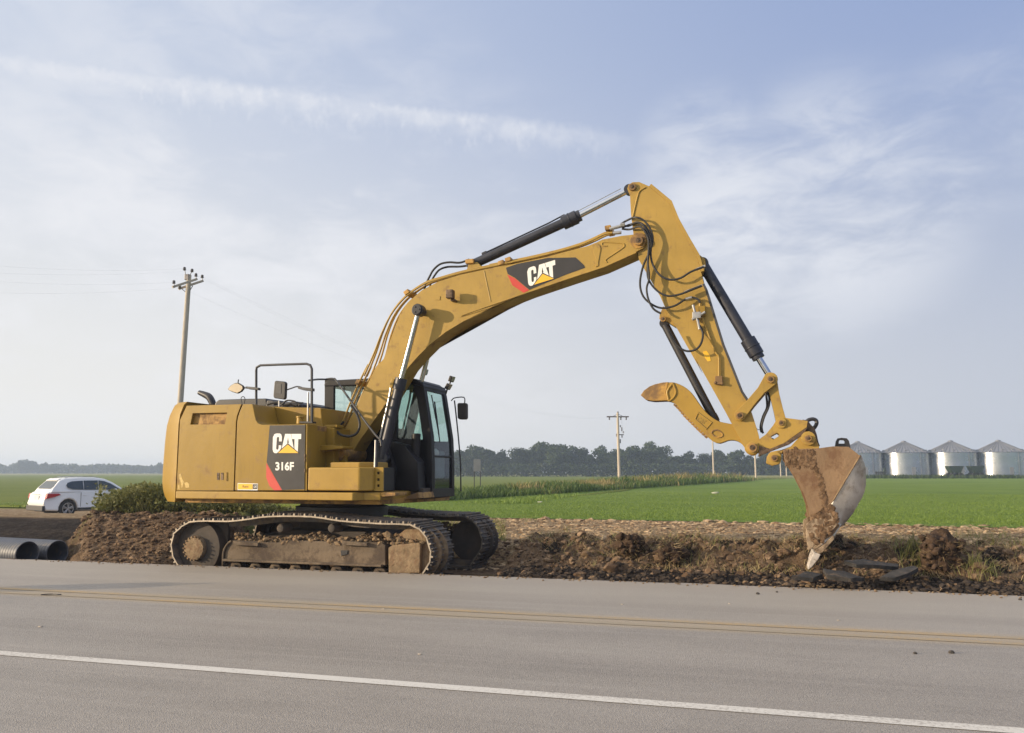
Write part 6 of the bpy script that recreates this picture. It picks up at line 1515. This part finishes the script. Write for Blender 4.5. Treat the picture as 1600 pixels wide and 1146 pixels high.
for j in range(2600):
    px = rt_.uniform(1300, 1640); P = at_dist(px, 745, rt_.uniform(160, 182)); pts.append((P.x, P.y, .1, 1))
blades('bin_yard_weeds', pts, M['tree'], .75, .10, .3)

# ------------------------------------------------------------------ poles, wires, sign
def tops(P, n): return P
bp = at_dist(275.5, 700, 40); hp = CAMH + (HOR - 428) / FPX * 40
UPO = empty('utility_pole', (bp.x, bp.y, -.2)); tag(UPO, 'tall grey wooden utility pole with two crossarms behind the counterweight', 'utility pole')
ptop = at_dist(295.5, 430, 40)
tp = Vector((ptop.x - bp.x, ptop.y - bp.y, ptop.z + .2))
MB().tube([(0, 0, 0), tp * .5, tp], lambda u: .165 - .05 * u, 14, 4).build('pole', M['wood'], UPO)
def rel(px, py, d=40): q = at_dist(px, py, d); return Vector((q.x - bp.x, q.y - bp.y, q.z + .2))
def armq(p, q, d0, d1, name='crossarm', m='wood_pale'):
    a, b2 = rel(*p, d0), rel(*q, d1); d = b2 - a; an = math.atan2(d.y, d.x); el = math.atan2(d.z, sqrt(d.x ** 2 + d.y ** 2))
    return MB().box((a + b2) / 2, (d.length, .10, .12), Matrix.Rotation(an, 3, 'Z') @ Matrix.Rotation(-el, 3, 'Y')).build(name, M[m], UPO, bevel=.01)
ZP = zz(240, 390, 4.408)
armq(ZP(130, 260)[0], ZP(300, 204)[0], 39.0, 39.9); armq(ZP(172, 272)[0], ZP(342, 216)[0], 39.9, 40.7)
hd = rel(*ZP(235, 192)[0]); MB().box(hd, (.26, .22, .30)).build('pole_cap', M['insul'], UPO, bevel=.03)
ins = []
for (ix, iy, d, bx_, by_) in ((140, 226, 39.0, 141, 254), (292, 177, 39.9, 292, 206), (335, 187, 40.7, 335, 216), (213, 134, 39.8, 222, 180), (265, 146, 40.1, 250, 180), (180, 262, 39.9, 182, 270)):
    a, b2 = rel(*ZP(ix, iy)[0], d), rel(*ZP(bx_, by_)[0], d)
    o = MB().lathe([(.03, -.09), (.09, -.06), (.05, -.03), (.085, 0), (.05, .03), (.075, .06), (.03, .10)], a, 14).build('insulator', M['insul'], UPO)
    MB().tube([a, b2], .018, 6).build('insulator_pin', M['insul'], o); ins.append((a + Vector((bp.x, bp.y, -.2)), d))
MB().tube([rel(*ZP(270, 250)[0]), rel(*ZP(240, 300)[0])], .02, 6).build('arm_brace', M['insul'], UPO); MB().tube([rel(*ZP(190, 268)[0]), rel(*ZP(228, 300)[0])], .02, 6).build('arm_brace', M['insul'], UPO)
b2p = at_dist(968, 752, 100); P2 = empty('utility_pole', (b2p.x, b2p.y, .0)); tag(P2, 'pale utility pole with one wide crossarm rising from the weed bank', 'utility pole')
def rel2(px, py, d=100): q = at_dist(px, py, d); return Vector((q.x - b2p.x, q.y - b2p.y, q.z))
MB().tube([(0, 0, 0), rel2(966, 690), rel2(965, 645)], lambda u: .20 - .06 * u, 10).build('pole', M['wood_pale'], P2)
zq = zz(700, 640, 5.333)
a, c_ = rel2(*zq(1322, 62)[0]), rel2(*zq(1506, 60)[0]); MB().box((a + c_) / 2, ((c_ - a).length, .14, .16), Matrix.Rotation(PSI, 3, 'Z')).build('crossarm', M['insul'], P2, bevel=.01)
for u, v in ((1345, 74), (1440, 74), (1485, 74), (1416, 30)):
    MB().lathe([(.05, -.2), (.11, -.1), (.06, 0), (.11, .1), (.05, .2)], rel2(*zq(u, v)[0]), 10).build('insulator', M['insul'], P2)
for s_ in (-1, 1): MB().tube([rel2(*zq(1416 + s_ * 45, 60)[0]), rel2(*zq(1416, 38)[0])], .03, 5).build('arm_brace', M['insul'], P2)
a, c_ = rel2(*zq(1400, 212)[0]), rel2(*zq(1465, 210)[0]); MB().box((a + c_) / 2, ((c_ - a).length, .1, .12), Matrix.Rotation(PSI, 3, 'Z')).build('lower_crossarm', M['insul'], P2)
for u, v, h in ((1448, 165, .5), (1405, 215, .35), (1450, 225, .35), (1436, 265, .5), (1460, 190, .25), (1436, 140, .25)): MB().cyl(rel2(*zq(u, v)[0]) - Vector((0, 0, h / 2)), rel2(*zq(u, v)[0]) + Vector((0, 0, h / 2)), .07, n=8).build('cutout_fuse', M['insul'], P2)
for u0, u1 in ((1345, 1348), (1440, 1460), (1485, 1465)): MB().tube([rel2(*zq(u0, 80)[0]), rel2(*zq((u0 + u1) / 2 + 4, 140)[0]), rel2(*zq(u1, 210)[0])], .012, 4, 4).build('drop_wire', M['wire'], P2)
for px, yt, yb_, d, lb in ((1115, 690, 738, 150, 'slim pale pole before the tree line, its top behind the thumb'), (1181, 700, 743, 140, 'slim pale pole in the fields below the thumb pin'), (1220, 722, 741, 160, 'short pale post just left of the bucket, taller of two'), (1229, 726, 741, 160, 'short pale post touching the bucket outline')):
    if px in (1115,): yt = 652
    if px == 1181: yt = 668
    b_ = at_dist(px, yb_ + 1, d); h = CAMH + (HOR - yt) / FPX * d - b_.z
    o = MB().cyl((0, 0, -.3), (0, 0, h), .16 if d < 155 else .12, .11, n=10); 
    r_ = empty('utility_pole' if px < 1200 else 'fence_post', b_); o.build('pole', M['wood_pale'], r_); tag(r_, lb, 'pole' if px < 1200 else 'post')
    if px < 1200:
        MB().box((0, 0, h - .5), (3.0, .12, .14), Matrix.Rotation(PSI, 3, 'Z')).build('crossarm', M['insul'], r_)
        for x in (-1.3, -.5, .5, 1.3): MB().lathe([(.04, -.15), (.09, 0), (.04, .15)], RT * x + Vector((0, 0, h - .3)), 8).build('insulator', M['insul'], r_)
# wires: to the next pole out of frame on the left, and to the crossarm pole
def wire(a, c_, sag, label):
    q = MB(); q.tube([a.lerp(c_, t / 24) - Vector((0, 0, sag * 4 * (t / 24) * (1 - t / 24))) for t in range(25)], .002, 5); o = q.build('power_line', M['wire']); tag(o, label, 'power line', 'power lines on the poles'); return o
wl = ['uppermost power line from the near pole to the left frame edge', 'power line left of the near pole, second from top', 'power line left of the near pole, third from top', 'lowest power line left of the near pole']
wr = ['power line sagging from the near pole to the crossarm pole, left strand', 'power line sagging from the near pole to the crossarm pole, middle strand', 'power line sagging from the near pole to the crossarm pole, right strand']
for j, (i_, py) in enumerate(((3, 405), (4, 420), (0, 430), (5, 452))): wire(ins[i_][0], at_dist(-120, py, 33), .25, wl[j])
for j, (i_, u) in enumerate(((1, 1345), (2, 1440), (5, 1485))): wire(ins[i_][0], b2p * 1 + Vector((0, 0, -b2p.z)) + rel2(*zq(u, 70)[0]), 2.2, wr[j])
# old sign seen from behind
ps = at_dist(745, 750, 62); SG = empty('field_sign', (ps.x, ps.y, 0), PSI); tag(SG, 'small pale sign seen from behind on two dark posts in the weeds', 'sign')
def rs(px, py): return ((px - 745) / FPX * 62, 0, CAMH + (HOR - py) / FPX * 62)
for px, yt in ((741, 720), (750.5, 724)): MB().cyl((rs(px, yt)[0], .05, -.1), rs(px, yt)[:1] + (.05,) + rs(px, yt)[2:], .035, n=8).build('sign_post', M['car_dark'], SG)
a, c_ = rs(740, 718), rs(751, 737); MB().box(((a[0] + c_[0]) / 2, 0, (a[2] + c_[2]) / 2), (c_[0] - a[0], .03, a[2] - c_[2])).build('sign_panel', M['sign'], SG, bevel=.01)
for px, py, s, lb in ((1118, 771, .13, 'white plastic scrap lying in the green field below the thumb'), (844, 785, .06, 'small white scrap in the field near the weed bank')):
    P = at_z(px, py, .2); o = MB().lump((0, 0, s * .2), s, int(px), (1.8, 1, .45), .5, 2).build('plastic_scrap', M['plastic_white']); o.location = P; tag(o, lb, 'scrap')
# made-up drum out of frame, added to cast the shadow that reaches into view
TDm = empty('shadow_drum', (-12.2, 6.75, .004)); tag(TDm, 'orange and white drum put outside the view to cast a shadow on the road', 'shadow caster')
MB().lathe([(.42, 0), (.42, .08), (.30, .10), (.29, .5), (.26, 1.05), (.2, 1.1)], n=32).build('drum_body', M['orange'], TDm)
for z_ in (.35, .75): MB().lathe([(.298 - .03 * z_, z_), (.305 - .03 * z_, z_ + .01), (.298 - .03 * z_, z_ + .15), (.29 - .03 * z_, z_ + .16)], n=32).build('drum_band', M['decal_white'], TDm)
MB().tube([(-.12, 0, 1.08), (-.1, 0, 1.2), (.1, 0, 1.2), (.12, 0, 1.08)], .025, 8).build('drum_handle', M['orange'], TDm)

# ------------------------------------------------------------------ morning haze: one closed box of thin air
hm = bpy.data.materials.new('haze'); hm.use_nodes = True; N = NT(hm.node_tree); N.n.clear()
pv = N.add('ShaderNodeVolumePrincipled', inp={'Color': (0.60, 0.72, 0.96, 1), 'Density': 0.0007, 'Anisotropy': 0.2})
N.add('ShaderNodeOutputMaterial', inp={'Volume': pv.outputs[0]})
hb = MB().box((0, 0, 6.4), (2 * FAR + 20, 2 * FAR + 20, 16.8)).build('haze', hm, smooth=False); tag(hb, kind='stuff')
